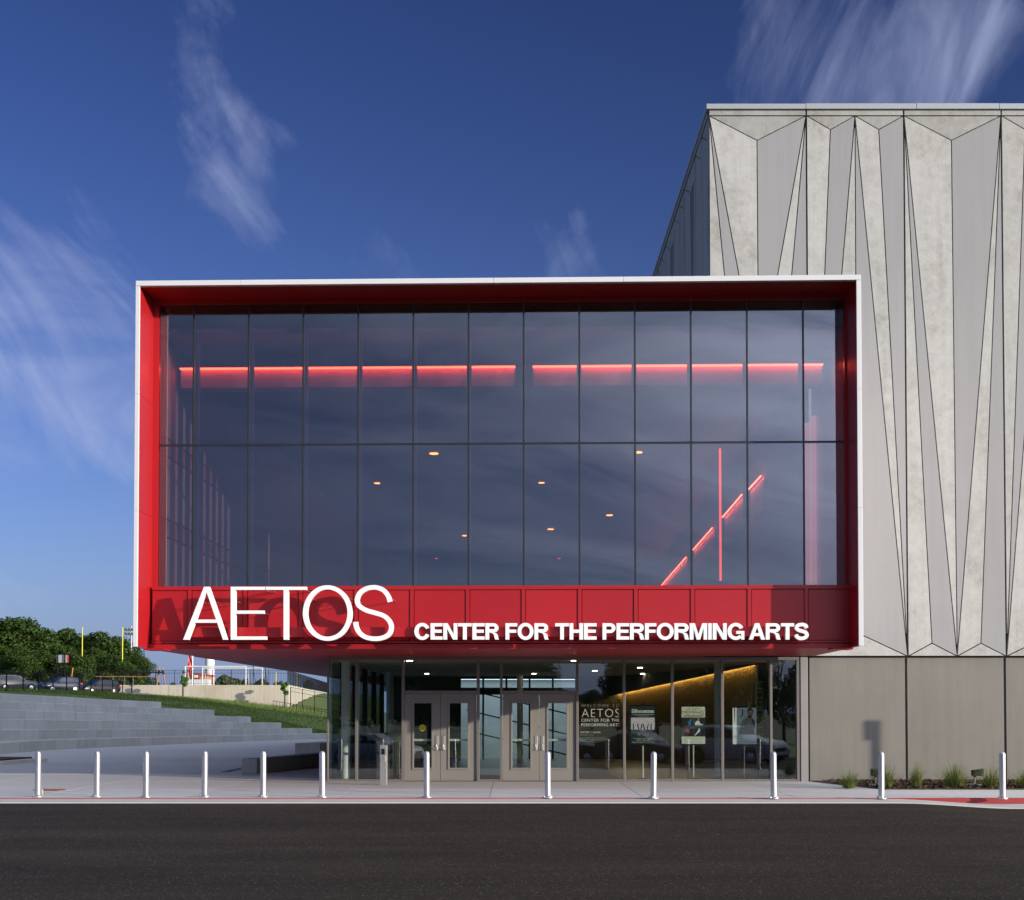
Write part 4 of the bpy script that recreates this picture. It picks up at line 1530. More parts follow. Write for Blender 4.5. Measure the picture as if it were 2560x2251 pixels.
# oak slat wall with a warm line of light along its sloping top
A0, A1 = at(1909, 1662, 37.0), at(1508, 1747, 52.0)
A0.z, A1.z = A0.z, A1.z
nsl = 112
m_ = MB()
for i in range(nsl):
    t = (i + 0.5) / nsl
    c = A0.lerp(A1, t)
    m_.bar((c.x, c.y, 0.01), (c.x, c.y, c.z + 0.04), 0.075, 0.05, up=(0, 1, 0))
part('wall_slats', m_, M['wood'], ent, kind='stuff')
nrm = Vector((A1.y - A0.y, -(A1.x - A0.x), 0)).normalized()
if nrm.y > 0:
    nrm = -nrm
back = -nrm * 0.07
mb = MB()
mb.loft([[(A0 + back).x and Vector((A0.x, A0.y, 0)) + back, A0 + back, A0 + back * 2, Vector((A0.x, A0.y, 0)) + back * 2],
         [Vector((A1.x, A1.y, 0)) + back, A1 + back, A1 + back * 2, Vector((A1.x, A1.y, 0)) + back * 2]])
part('wall_backing', mb, M['dark_int'], ent)
part('light_line', MB().bar(A0 + nrm * 0.062 + Vector((0, 0, 0.05)), A1 + nrm * 0.062 + Vector((0, 0, 0.05)), 0.025, 0.025), M['led_warm'], ent)
mb = MB()
mb.loft([[A0 + nrm * 0.2 + Vector((0, 0, 0.075)), A0 + back + Vector((0, 0, 0.075)), Vector((A0.x, A0.y, 3.0)) + back, Vector((A0.x, A0.y, 3.0)) + nrm * 0.2],
         [A1 + nrm * 0.2 + Vector((0, 0, 0.075)), A1 + back + Vector((0, 0, 0.075)), Vector((A1.x, A1.y, 3.0)) + back, Vector((A1.x, A1.y, 3.0)) + nrm * 0.2]])
part('bulkhead', mb, M['dark_int'], ent)
lip = [nrm * 0.20 + Vector((0, 0, -0.0)), nrm * 0.185 + Vector((0, 0, -0.0)), nrm * 0.185 + Vector((0, 0, 0.074)), nrm * 0.20 + Vector((0, 0, 0.074))]
part('cove_lip', MB().loft([[A0 + q for q in lip], [A1 + q for q in lip]]), M['dark_int'], ent)
# dark end pier with the upright word
pa_, pb_ = at(1893, 1700, 36.6), at(1912, 1915, 36.6)
part('end_pier', MB().box(pa_.x, pb_.x + 0.05, 36.6, 36.9, 0.006, 2.955), M['print_black'], ent)
V_, F_ = text_geo('AUDITORIUM', -0.012, 0.5, space=1.15)
lo, hi = V_.min(0), V_.max(0)
wz0, wz1 = at(1900, 1910, 36.58).z, at(1900, 1704, 36.58).z
wx0, wx1 = at(1895.5, 1800, 36.58).x, at(1908, 1800, 36.58).x
VV = [(wx1 - (v[1] - lo[1]) / (hi[1] - lo[1]) * (wx1 - wx0), 36.585 + (hi[2] - v[2]) * 0.008, wz0 + (v[0] - lo[0]) / (hi[0] - lo[0]) * (wz1 - wz0)) for v in V_]
part('pier_lettering', MB().add(VV, F_), M['print_gold'], ent)
part('sun_blocker', MB().box(-3.45, -3.05, 35.4, 47, 0.006, 1.12), M['dark_int'], ent, bevel=0.01)  # added low block that keeps the low sun off the bench outside
part('right_inner_wall', MB().box(7.05, 7.2, ED + 0.3, 60, 0.006, 2.955), M['dark_int'], ent)
# rear wall with a glazed opening to a pale court
RY = 50.0
xa, xb = at(1150, 1800, RY).x, at(1440, 1800, RY).x
part('rear_wall', MB().box(XL + 0.2, xa, RY, RY + 0.2, 0.006, 2.955).box(xb, 7.05, RY, RY + 0.2, 0.006, 2.955).box(xa, xb, RY, RY + 0.2, 2.86, 2.955).box(xa, xb, RY, RY + 0.2, 2.3, 2.55), M['dark_int'], ent)
for i in range(6):
    xx = xa + (xb - xa) * i / 5
    part('rear_mullion', MB().box(xx - 0.035, xx + 0.035, RY - 0.05, RY - 0.004, 0.0, 2.9), M['dark_frame'], ent)
part('court_floor', MB().box(xa - 2, xb + 2, RY + 0.2, RY + 7, -0.1, 0.004), M['pave'], ent)
part('court_wall', MB().box(xa - 2, xb + 2, RY + 5.0, RY + 5.2, 0.004, 2.9), M['court'], ent)
part('court_fill_panel', MB().box(xa - 1, xb + 1, RY + 1.0, RY + 4.8, 2.93, 2.955), glow('court_fill_glow', (0.75, 0.88, 1.0), 0.6), ent)  # glowing sheet added to brighten the court
for i in range(3):
    p = Vector((xa + 0.2, RY + 1.2, 2.5 - 0.75 * i))
    part('stair_rail', MB().bar(p, p + Vector((xb - xa - 0.2, 0.0, -0.95)), 0.05, 0.05), M['dark_frame'], ent)
# vinyl welcome text on the glass
vin = thing('window_lettering', (EX(1500), ED + 0.06, 1.0), label='frosted WELCOME TO AETOS lettering on the pane right of the doors', cat='lettering')
VY = ED + 0.064


def zz3(p):
    return (1430 + p[0] * 290 / 1489.0, 1630 + p[1] * 350 / 1797.0)


def vtext(s, x0_, x1_, yt, yb, m_, off=0.0, **kw):
    a, b = zz3((x0_, yt)), zz3((x1_, yb))
    return part('text_line', fit_text(MB(), s, EX(a[0]), EX(b[0]), EZ(b[1]), EZ(a[1]), VY, 0.002, off=off, **kw), m_, vin)


vtext('WELCOME TO', 120, 610, 672, 709, M['vinyl_thin'], -0.02, space=1.35)
a_x, a_w = 128, 482
vtext('AETOS', 128, 610, 733, 838, M['vinyl'], -0.02, space=1.15)
vtext('CENTER FOR THE', 120, 618, 859, 897, M['vinyl'], 0.0, space=1.1)
vtext('PERFORMING ARTS', 120, 618, 919, 957, M['vinyl'], 0.0, space=1.05)
vtext('αετός • aetós', 108, 368, 1014, 1048, M['vinyl'], 0.0)
vtext('[ahy-tos]  –noun', 108, 275, 1060, 1076, M['vinyl_thin'])
vtext('1. Greek eagle (a noble, powerful bird)', 108, 428, 1098, 1114, M['vinyl_thin'])
vtext('2. Symbol of courage, strength and immortality', 108, 500, 1122, 1138, M['vinyl_thin'])
vtext('3. Bird of the gods', 108, 278, 1145, 1160, M['vinyl_thin'])

# ================================================================== POSTER STANDS BEHIND THE GLASS
PD = 35.0


def poster_stand(px0, px1, py0, py1, label):
    a, b = at(px0, py0, PD), at(px1, py1, PD)
    cx_ = (a.x + b.x) / 2
    t = thing('poster_stand', (cx_, PD, 0.006), label=label, cat='poster stand', group='poster stands inside the glass')
    part('base', MB().lathe([(0.2, 0), (0.2, 0.02), (0.03, 0.04)], (cx_, PD + 0.05, 0.006), 20), M['black'], t)
    part('pole', MB().tube([(cx_, PD + 0.05, 0.04), (cx_, PD + 0.05, b.z)], 0.02, 10), M['steel'], t)
    part('frame', MB().box(a.x - 0.03, b.x + 0.03, PD + 0.004, PD + 0.04, b.z - 0.03, a.z + 0.03), M['black_gloss'], t, bevel=0.004)
    part('clip', MB().box(cx_ - 0.05, cx_ + 0.05, PD - 0.012, PD + 0.003, a.z + 0.005, a.z + 0.06), M['black'], t)
    return t, a, b


def P2(a, b, u, v):
    return a.x + (b.x - a.x) * u, a.z + (b.z - a.z) * v


LAYER = [0]


def pr(t, a, b, name, u0, v0, u1, v1, m_, k):
    x0_, zt = P2(a, b, u0, v0)
    x1_, zb = P2(a, b, u1, v1)
    part(name, MB().box(x0_, x1_, PD - 0.0012 * k, PD - 0.0012 * k + 0.001, zb, zt), m_, t)


def prt(t, a, b, s, u0, v0, u1, v1, m_, k, off=0.0, **kw):
    x0_, zt = P2(a, b, u0, v0)
    x1_, zb = P2(a, b, u1, v1)
    part('printed_text', fit_text(MB(), s, x0_, x1_, zb, zt, PD - 0.0012 * k, 0.001, off=off, **kw), m_, t)


def prp(t, a, b, name, poly, m_, k):
    pts = [P2(a, b, *p) for p in poly]
    part(name, MB().prism([(p[0], PD - 0.0012 * k, p[1]) for p in pts], (0, 0.001, 0)), m_, t)


t, a, b = poster_stand(1576, 1638, 1766, 1861, 'black poster titled Silhouettes on a stand behind the storefront glass')
pr(t, a, b, 'sheet', 0, 0, 1, 1, M['print_black'], 1)
prt(t, a, b, 'Silhouettes', 0.05, 0.075, 0.95, 0.175, M['print_white'], 2, 0.02)
prt(t, a, b, 'Find out about the next dancers on Dance Moms', 0.08, 0.20, 0.94, 0.228, M['print_white'], 2)
prt(t, a, b, 'and the story of it now', 0.26, 0.243, 0.74, 0.27, M['print_white'], 2)
pr(t, a, b, 'picture', 0.02, 0.30, 0.98, 0.615, M['print_pink'], 2)
for u0, lean_ in ((0.12, 0), (0.33, -.05), (0.42, .05), (0.57, -.06), (0.67, .06), (0.83, 0.01)):
    prp(t, a, b, 'figure', [(u0 - 0.02 + lean_, 0.47), (u0 + 0.02 + lean_, 0.455), (u0 + 0.03, 0.612), (u0 - 0.02, 0.612)], M['print_black'], 3)
prt(t, a, b, 'As seen on', 0.4, 0.635, 0.62, 0.66, M['print_white'], 2)
prt(t, a, b, "America's", 0.27, 0.675, 0.75, 0.73, M['print_blue'], 2, 0.02, shear=0.2)
prt(t, a, b, 'got', 0.31, 0.74, 0.41, 0.765, M['print_white'], 2)
prt(t, a, b, 'Talent', 0.43, 0.735, 0.74, 0.785, M['print_red'], 2, 0.02, shear=0.2)
prt(t, a, b, 'Aetos Center for the Performing Arts', 0.12, 0.835, 0.9, 0.86, M['print_white'], 2)
prt(t, a, b, 'Ovation for Performing', 0.24, 0.868, 0.78, 0.89, M['print_white'], 2)
prt(t, a, b, '7:00 PM - Saturday, May 6', 0.24, 0.9, 0.8, 0.925, M['print_white'], 2)
prt(t, a, b, 'TICKETS ON SALE AT', 0.06, 0.937, 0.52, 0.962, M['print_white'], 2)
prt(t, a, b, 'AETOSCENTER.NET', 0.55, 0.937, 0.96, 0.962, M['print_gold'], 2)

t, a, b = poster_stand(1704, 1763, 1767.5, 1860, 'cream and black MEMPHIS poster with four small scenes on a stand')
pr(t, a, b, 'sheet', 0, 0, 1, 1, M['print_black'], 1)
pr(t, a, b, 'title_band', 0, 0, 1, 0.285, M['cream'], 2)
prt(t, a, b, '• On North •', 0.17, 0.015, 0.82, 0.085, M['print_black'], 3, -0.01)
prt(t, a, b, 'MEMPHIS', 0.04, 0.095, 0.95, 0.215, M['print_maroon'], 3, 0.0)
pr(t, a, b, 'rule', 0.08, 0.235, 0.92, 0.262, M['print_black'], 3)
pr(t, a, b, 'divider', 0.513, 0.285, 0.522, 0.80, M['print_grey'], 2)
prp(t, a, b, 'figure', [(0.56, 0.50), (0.58, 0.42), (0.66, 0.375), (0.74, 0.38), (0.80, 0.46), (0.92, 0.47), (0.90, 0.49), (0.78, 0.50)], M['print_white'], 2)
prp(t, a, b, 'figure', [(0.68, 0.31), (0.75, 0.31), (0.75, 0.37), (0.69, 0.37)], M['print_skin'], 2)
prp(t, a, b, 'guitar', [(0.64, 0.48), (0.80, 0.475), (0.80, 0.51), (0.66, 0.515)], M['print_gold'], 3)
prp(t, a, b, 'figure', [(0.27, 0.40), (0.40, 0.34), (0.42, 0.5), (0.28, 0.5)], M['print_blue'], 2)
prp(t, a, b, 'figure', [(0.36, 0.335), (0.41, 0.335), (0.40, 0.385), (0.36, 0.38)], M['print_skin'], 3)
prp(t, a, b, 'figure', [(0.12, 0.65), (0.26, 0.58), (0.34, 0.62), (0.33, 0.71), (0.25, 0.70)], M['print_red'], 2)
prp(t, a, b, 'figure', [(0.55, 0.77), (0.68, 0.66), (0.74, 0.575), (0.79, 0.62), (0.76, 0.68), (0.70, 0.71), (0.58, 0.78)], M['print_white'], 2)
pr(t, a, b, 'date_band', 0, 0.805, 1, 1, M['cream'], 2)
prt(t, a, b, '7:00 PM - Saturday, Sept. 9', 0.06, 0.845, 0.96, 0.885, M['print_black'], 3)
prt(t, a, b, 'tickets on sale at aetoscenter.net', 0.14, 0.905, 0.88, 0.925, M['print_grey'], 3)
prt(t, a, b, 'Aetos Center for the Performing Arts', 0.08, 0.945, 0.92, 0.97, M['print_black'], 3)

t, a, b = poster_stand(1831.5, 1891.5, 1770, 1861, 'white poster of a person in a grey shirt with a J emblem, on a stand')
pr(t, a, b, 'sheet', 0, 0, 1, 1, M['print_white'], 1)
prp(t, a, b, 'figure', [(0.27, 0.725), (0.26, 0.69), (0.33, 0.46), (0.42, 0.33), (0.55, 0.28), (0.62, 0.245), (0.80, 0.26), (0.90, 0.33), (0.94, 0.47), (0.88, 0.56), (0.90, 0.725)], M['print_grey'], 2)
prp(t, a, b, 'figure_vest', [(0.80, 0.30), (0.90, 0.34), (0.945, 0.46), (0.90, 0.56), (0.84, 0.45)], M['print_hair'], 3)
prp(t, a, b, 'figure_head', [(0.62, 0.10), (0.66, 0.055), (0.80, 0.06), (0.86, 0.12), (0.845, 0.19), (0.78, 0.27), (0.70, 0.29), (0.64, 0.24)], M['print_skin'], 3)
prp(t, a, b, 'figure_hair', [(0.605, 0.11), (0.62, 0.035), (0.72, 0.0), (0.82, 0.02), (0.87, 0.08), (0.85, 0.14), (0.80, 0.085), (0.65, 0.085)], M['print_hair'], 4)
prp(t, a, b, 'figure_beard', [(0.65, 0.215), (0.72, 0.22), (0.80, 0.20), (0.79, 0.265), (0.71, 0.29), (0.66, 0.26)], M['print_hair'], 4)
prp(t, a, b, 'ornament', [(0.06, 0.0), (0.10, 0.0), (0.11, 0.18), (0.085, 0.44), (0.065, 0.18)], M['print_maroon'], 2)
ring = [(0.37 + 0.20 * math.cos(q) * s_, 0.165 + 0.125 * math.sin(q) * s_) for s_ in (1, 0.93) for q in [2 * math.pi * k / 24 for k in range(24)]]
m_ = MB()
pts = [P2(a, b, *p) for p in ring]
for k in range(24):
    j = (k + 1) % 24
    m_.prism([(pts[i_][0], PD - 0.0024, pts[i_][1]) for i_ in (k, j, 24 + j, 24 + k)], (0, 0.001, 0))
part('emblem_ring', m_, M['print_grey'], t)
prt(t, a, b, 'J', 0.29, 0.05, 0.44, 0.245, M['print_hair'], 2, -0.01)
prt(t, a, b, '7:00 PM - Saturday, Sept. 23', 0.03, 0.765, 0.99, 0.805, M['print_hair'], 2)
prt(t, a, b, 'TICKETS ON SALE AT AETOSCENTER.NET', 0.09, 0.83, 0.91, 0.85, M['print_blue'], 2)
prt(t, a, b, 'Aetos Center for the Performing Arts', 0.1, 0.92, 0.92, 0.945, M['print_red'], 2)

# ================================================================== BOLLARDS
bol = [(94.6, 1992.5), (242.2, 1992.5), (365, 1993.5), (511.6, 1992.5), (658, 1992.8), (805.6, 1993.5), (1067, 1994.3), (1369.8, 1995), (1633.8, 1996.5), (1934.7, 1996.8), (2203.6, 1997.2), (2506.5, 1997.4)]
where = ['leftmost in the row, beside the rusty manhole cover', 'second from the left of the row', 'third from the left of the row, before the plaza', 'in front of the open plaza, left of the bench end',
         'standing before the end of the low concrete bench', 'before the left glass corner of the entrance', 'in front of the left pair of grey doors', 'in front of the right pair of grey doors',
         'before the Silhouettes poster pane', 'before the last glass pane right of the entrance', 'left of the two before the beige base wall', 'rightmost in the row, by the planting bed']
proto = None
for i, (px_, py_) in enumerate(bol):
    p = atz(px_, py_, 0.0)
    lab = 'silver steel bollard ' + where[i]
    if proto is None:
        proto = thing('bollard', p, label=lab, cat='bollard', group='steel bollards along the kerb', local=True)
        R_ = 0.06
        part('post', MB().lathe([(R_, 0.018), (R_, 0.85), (R_ * .97, 0.872), (R_ * .86, 0.893), (R_ * .62, 0.91), (R_ * .3, 0.919), (0.004, 0.921)], n=32), M['silver'], proto, smooth=True)
        part('base_plate', MB().lathe([(0.105, 0.0), (0.105, 0.014), (0.10, 0.018), (0.06, 0.018)], n=28), M['silver'], proto)
        for q in range(4):
            an = q * math.pi / 2 + 0.55
            part('bolt', MB().lathe([(0.014, 0.016), (0.014, 0.034), (0.008, 0.044)], (0.085 * math.cos(an), 0.085 * math.sin(an), 0), 8), M['steel'], proto)
    else:
        c = proto.copy()
        COL.objects.link(c)
        c.location = p
        c.rotation_euler = (0, 0, random.uniform(0, 6.28))
        c['label'] = lab
        c.rotation_euler = (random.uniform(-.006, .006), random.uniform(-.008, .008), c.rotation_euler[2])
        for ch in list(proto.children):
            e = ch.copy()
            COL.objects.link(e)
            e.parent = c

# ================================================================== STREET THINGS
# door opener pedestal
p = atz(959, 1963, 0.0)
t = thing('door_opener_post', p, label='brushed steel door opener post with card reader left of the doors', cat='pedestal', local=True)
part('post', MB().box(-0.083, 0.083, -0.05, 0.06, 0.0, 0.93), M['steel'], t, bevel=0.006)
part('base_flange', MB().box(-0.10, 0.10, -0.07, 0.08, 0.0, 0.012), M['steel'], t)
part('card_reader', MB().box(-0.05, 0.032, -0.072, -0.051, 0.71, 0.84), M['black_gloss'], t, bevel=0.004)
part('reader_hood', MB().box(-0.04, 0.025, -0.078, -0.051, 0.842, 0.856), M['silver'], t)
pb_ = part('push_plate', MB().box(-0.072, 0.055, -0.068, -0.051, 0.55, 0.675), M['steel'], t, bevel=0.004)
ic = MB()
ic.lathe([(0.009, 0), (0.009, 0.002)], (0, 0, 0), 10)
ic.v = [(v[0] - 0.005, -0.0685 - v[2], 0.644 + v[1]) for v in ic.v]
ic.box(-0.010, -0.004, -0.0702, -0.0685, 0.605, 0.634).box(-0.004, 0.014, -0.0702, -0.0685, 0.605, 0.611).box(0.014, 0.020, -0.0702, -0.0685, 0.585, 0.611)
for k in range(12):
    a0, a1 = math.pi * (0.6 + 1.25 * k / 12), math.pi * (0.6 + 1.25 * (k + 1) / 12)
    q = [(0.0 + r_ * math.cos(a_), -0.0702, 0.597 + r_ * math.sin(a_)) for r_, a_ in ((0.026, a0), (0.026, a1), (0.021, a1), (0.021, a0))]
    ic.prism(q, (0, 0.0016, 0))
part('wheelchair_symbol', ic, M['print_blue'], t)
# manhole cover
p = atz(124, 1975.5, 0.0)
t = thing('manhole_cover', p, label='round rusty manhole cover in the pavement behind the leftmost bollard', cat='manhole cover', local=True)
part('ring', MB().lathe([(0.345, -0.02), (0.345, 0.008), (0.315, 0.008), (0.312, -0.01)], n=36), M['rust'], t)
part('lid', MB().lathe([(0.308, -0.02), (0.308, 0.007), (0.003, 0.009)], n=36), M['rust'], t)
m_ = MB()
for i in range(-6, 7):
    for j in range(-6, 7):
        if i * i + j * j < 36:
            m_.box(i * 0.045 - 0.012, i * 0.045 + 0.012, j * 0.045 - 0.012, j * 0.045 + 0.012, 0.007, 0.014)
part('tread_studs', m_, M['rust'], t, kind='stuff')
p = atz(104.5, 1990, 0.0)
t = tag(part('pipe_stub', MB().lathe([(0.035, 0), (0.035, 0.1), (0.028, 0.13), (0.004, 0.14)], p, 14), M['jamb'], smooth=True), 'small tan capped pipe stub behind the leftmost bollard', 'pipe')
# low concrete benches
def bench(pts, hgt, wd, label, blocks):
    pts = [Vector(p) for p in pts]
    t = thing('concrete_bench', pts[0], label=label, cat='bench', group='low concrete benches on the plaza')
    n_ = len(pts) - 1
    for i in range(n_):
        a, b = pts[i], pts[i + 1]
        d = (b - a).normalized()
        s = Vector((-d.y, d.x, 0)) * wd
        a2, b2 = a + d * 0.006, b - d * 0.006
        m_ = MB().loft([[a2, a2 + s, a2 + s + Vector((0, 0, hgt)), a2 + Vector((0, 0, hgt))], [b2, b2 + s, b2 + s + Vector((0, 0, hgt)), b2 + Vector((0, 0, hgt))]])
        part('block', m_, M['bench'], t, bevel=0.012)
    return t


b0 = atz(642, 1935, 0.0)
b1 = atz(765, 1921, 0.0)
dirb = (b1 - b0).normalized()
bench([b0 + dirb * (2.6 * i) for i in range(5)], 0.41, 0.44, 'low concrete bench on the plaza with its blunt end behind the fifth bollard', 4)
b0 = atz(800, 1885, 0.0)
bench([b0, b0 + Vector((1.0, 3.5, 0)), b0 + Vector((2.0, 7.0, 0))], 0.42, 1.1, 'far low concrete bench half hidden behind the glass corner', 2)
# drain strip beside the bench, planter kerb at the far left
mb = MB()
q = [atz(551, 1930, 0.004), atz(575, 1930, 0.004), atz(603, 1923.5, 0.004), atz(603, 1919.5, 0.004)]
mb.prism([(v.x, v.y, -0.05) for v in q], (0, 0, 0.056))
tag(part('drain_grate', mb, M['black'], None), 'dark wedge of drain strip in the plaza left of the bench', 'drain')
t = thing('planter_kerb', atz(60, 1912, 0.0), label='low concrete kerb round a dark planting bed at the left edge', cat='kerb')
q = [atz(-120, 1921, 0.0), atz(0, 1914, 0.0), atz(85, 1907, 0.0), atz(112, 1906, 0)]
for i in range(3):
    a, b = q[i], q[i + 1]
    part('kerb_block', MB().bar(a + Vector((0, 0, 0.06)), b + Vector((0, 0, 0.06)), 0.3, 0.14), M['step'], t)
q2 = [atz(-120, 1911, 0.0), atz(0, 1904, 0), atz(80, 1898.5, 0), atz(-120, 1896, 0)]
part('soil', MB().prism([(v.x, v.y, -0.05) for v in q2], (0, 0, 0.13)), M['mulch'], t)

# planting bed by the base wall
mb = MB()
bed = [(7.906, 31.51), (8.16, 30.61), (22, 30.61), (22, 34.19), (7.30, 34.19), (7.60, 32.7)]
mb.prism([(x_, y_, -0.2) for x_, y_ in bed], (0, 0, 0.22))
part('planting_bed', mb, M['mulch'], kind='structure')
n = 5200
cxs, cys = RNG.uniform(7.6, 14.5, n), RNG.uniform(30.62, 34.15, n)
okc = cys > 30.64 + (8.3 - np.minimum(cxs, 8.3)) * 3.2
cxs, cys = cxs[okc], cys[okc]
n = len(cxs)
thc = RNG.uniform(0, 6.28, n)
lc, wc = RNG.uniform(0.02, 0.055, n), RNG.uniform(0.008, 0.018, n)
zc = 0.02 + RNG.uniform(0.0, 0.07, n) * (1 - 0.6 * np.abs(cys - 32.2) / 1.8)
tl = RNG.normal(0, 0.02, (n, 2))
V = np.empty((n, 4, 3))
for q, (su, sv) in enumerate(((-1, -1), (1, -1), (1, 1), (-1, 1))):
    V[:, q, 0] = cxs + su * lc * np.cos(thc) - sv * wc * np.sin(thc)
    V[:, q, 1] = cys + su * lc * np.sin(thc) + sv * wc * np.cos(thc)
    V[:, q, 2] = zc + su * tl[:, 0] + sv * tl[:, 1] * 0.6
npmesh('bark_mulch', V.reshape(-1, 3), np.arange(n * 4).reshape(-1, 4), M['mulch'], kind='stuff', label='dark brown bark mulch in the bed below the base wall', cat='mulch')


def grass_clump(x_, y_, hgt, rad, nb, label):
    V, Fq = [], []
    for i in range(nb):
        an = random.uniform(0, 6.283)
        out = abs(random.gauss(0, 0.6))
        hh = hgt * random.uniform(0.55, 1.05) * (1 - 0.22 * out)
        r0 = random.uniform(0, rad * 0.35)
        bx_, by_ = r0 * math.cos(an), r0 * math.sin(an)
        w_ = random.uniform(0.004, 0.009)
        ca, sa = math.cos(an), math.sin(an)
        tw = random.uniform(-0.5, 0.5)
        pts_ = []
        for s_ in (0, 0.35, 0.7, 1.0):
            rr = rad * out * 1.5 * s_ ** 1.8
            zz_ = hh * (s_ - 0.28 * out * s_ ** 3)
            pts_.append((x_ + bx_ + rr * ca, y_ + by_ + rr * sa, 0.015 + zz_, w_ * (1 - s_ * 0.85)))
        sx, sy = -math.sin(an + tw), math.cos(an + tw)
        b0_ = len(V)
        for p_ in pts_:
            V.append((p_[0] - sx * p_[3], p_[1] - sy * p_[3], p_[2]))
            V.append((p_[0] + sx * p_[3], p_[1] + sy * p_[3], p_[2]))
        for s_ in range(3):
            Fq.append((b0_ + 2 * s_, b0_ + 2 * s_ + 1, b0_ + 2 * s_ + 3, b0_ + 2 * s_ + 2))
    t = thing('grass_clump', (x_, y_, 0.015), label=label, cat='ornamental grass', group='ornamental grasses in the planting bed')
    part('blades', MB().add(V, Fq), M['blade'], t)
    # straw-coloured old growth at the foot
    m_ = MB()
    for i in range(30):
        an = random.uniform(0, 6.283)
        p0 = Vector((x_ + 0.05 * math.cos(an), y_ + 0.05 * math.sin(an), 0.01))
        m_.tube([p0, p0 + Vector((0.09 * math.cos(an), 0.09 * math.sin(an), random.uniform(0.06, 0.2)))], [0.003, 0.001], 3)
    part('dry_stems', m_, mat_straw, t)


mat_straw = mat('straw', (0.36, 0.24, 0.10), 0.8)
gl = ['small bushy grass clump nearest the entrance', 'tufted grass clump just right of the second bollard from the right', 'slim upright grass clump by the dark wall joint',
      'largest green grass clump between joint and spotlight', 'grass clump between the right spotlight and last bollard', 'grass clump at the right edge of the frame']
for (px_, hpx, rad, nb), lb in zip(((2128, 50, 0.40, 230), (2223, 70, 0.38, 250), (2299, 70, 0.27, 190), (2396, 70, 0.52, 400), (2487, 58, 0.46, 320), (2572, 52, 0.42, 240)), gl):
    p = atz(px_, 1972, 0.015)
    grass_clump(p.x, p.y + 0.25, hpx * p.y / F * 1.02, rad, nb, lb)


def spotlight(px_, yaw, label):
    p = atz(px_, 1966, 0.015)
    t = thing('spotlight', p, yaw, label=label, cat='spotlight', group='black landscape spotlights in the bed', local=True)
    part('footing', MB().lathe([(0.20, -0.02), (0.20, 0.035), (0.17, 0.05), (0.01, 0.05)], n=24), M['pave'], t)
    part('stem', MB().tube([(0, 0, 0.05), (0, 0, 0.20)], 0.017, 10), M['steel'], t)
    part('knuckle', MB().box(-0.03, 0.03, -0.03, 0.03, 0.2, 0.235), M['black'], t, bevel=0.006)
    part('housing', MB().loft([[(x_ - 0.055, y_, z_ + 0.0) for x_, y_, z_ in ((0, -0.09, 0.235), (0, 0.09, 0.235), (0, 0.09, 0.365), (0, -0.09, 0.365))],
                               [(x_ + 0.17, y_, z_ + 0.01) for x_, y_, z_ in ((0, -0.11, 0.225), (0, 0.11, 0.225), (0, 0.11, 0.375), (0, -0.11, 0.375))]]), M['black'], t, bevel=0.008)
    part('lens', MB().box(0.171, 0.176, -0.095, 0.095, 0.25, 0.37), M['car_glass'], t)
    part('visor', MB().box(0.165, 0.25, -0.11, 0.11, 0.386, 0.392), M['black'], t)


spotlight(2189, 1.35, 'black landscape spotlight half hidden by a bollard')
spotlight(2437, 0.05, 'black landscape spotlight turned sideways near the right edge')

# a parking sign just right of the view; its shadow falls on the base wall
sx, sy = 8.87 + math.tan(SUN_AZ) * 6, 34.2 - 6
t = thing('parking_sign', (sx, sy, 0), label='small parking sign on a steel post on the pavement right of the planting bed', cat='sign')
part('post', MB().bar((sx, sy, -0.1), (sx, sy, 3.50), 0.10), M['steel'], t)
part('plate', MB().box(sx - 0.19, sx + 0.17, sy - 0.065, sy - 0.055, 3.05, 3.54), M['sign_grey'], t)

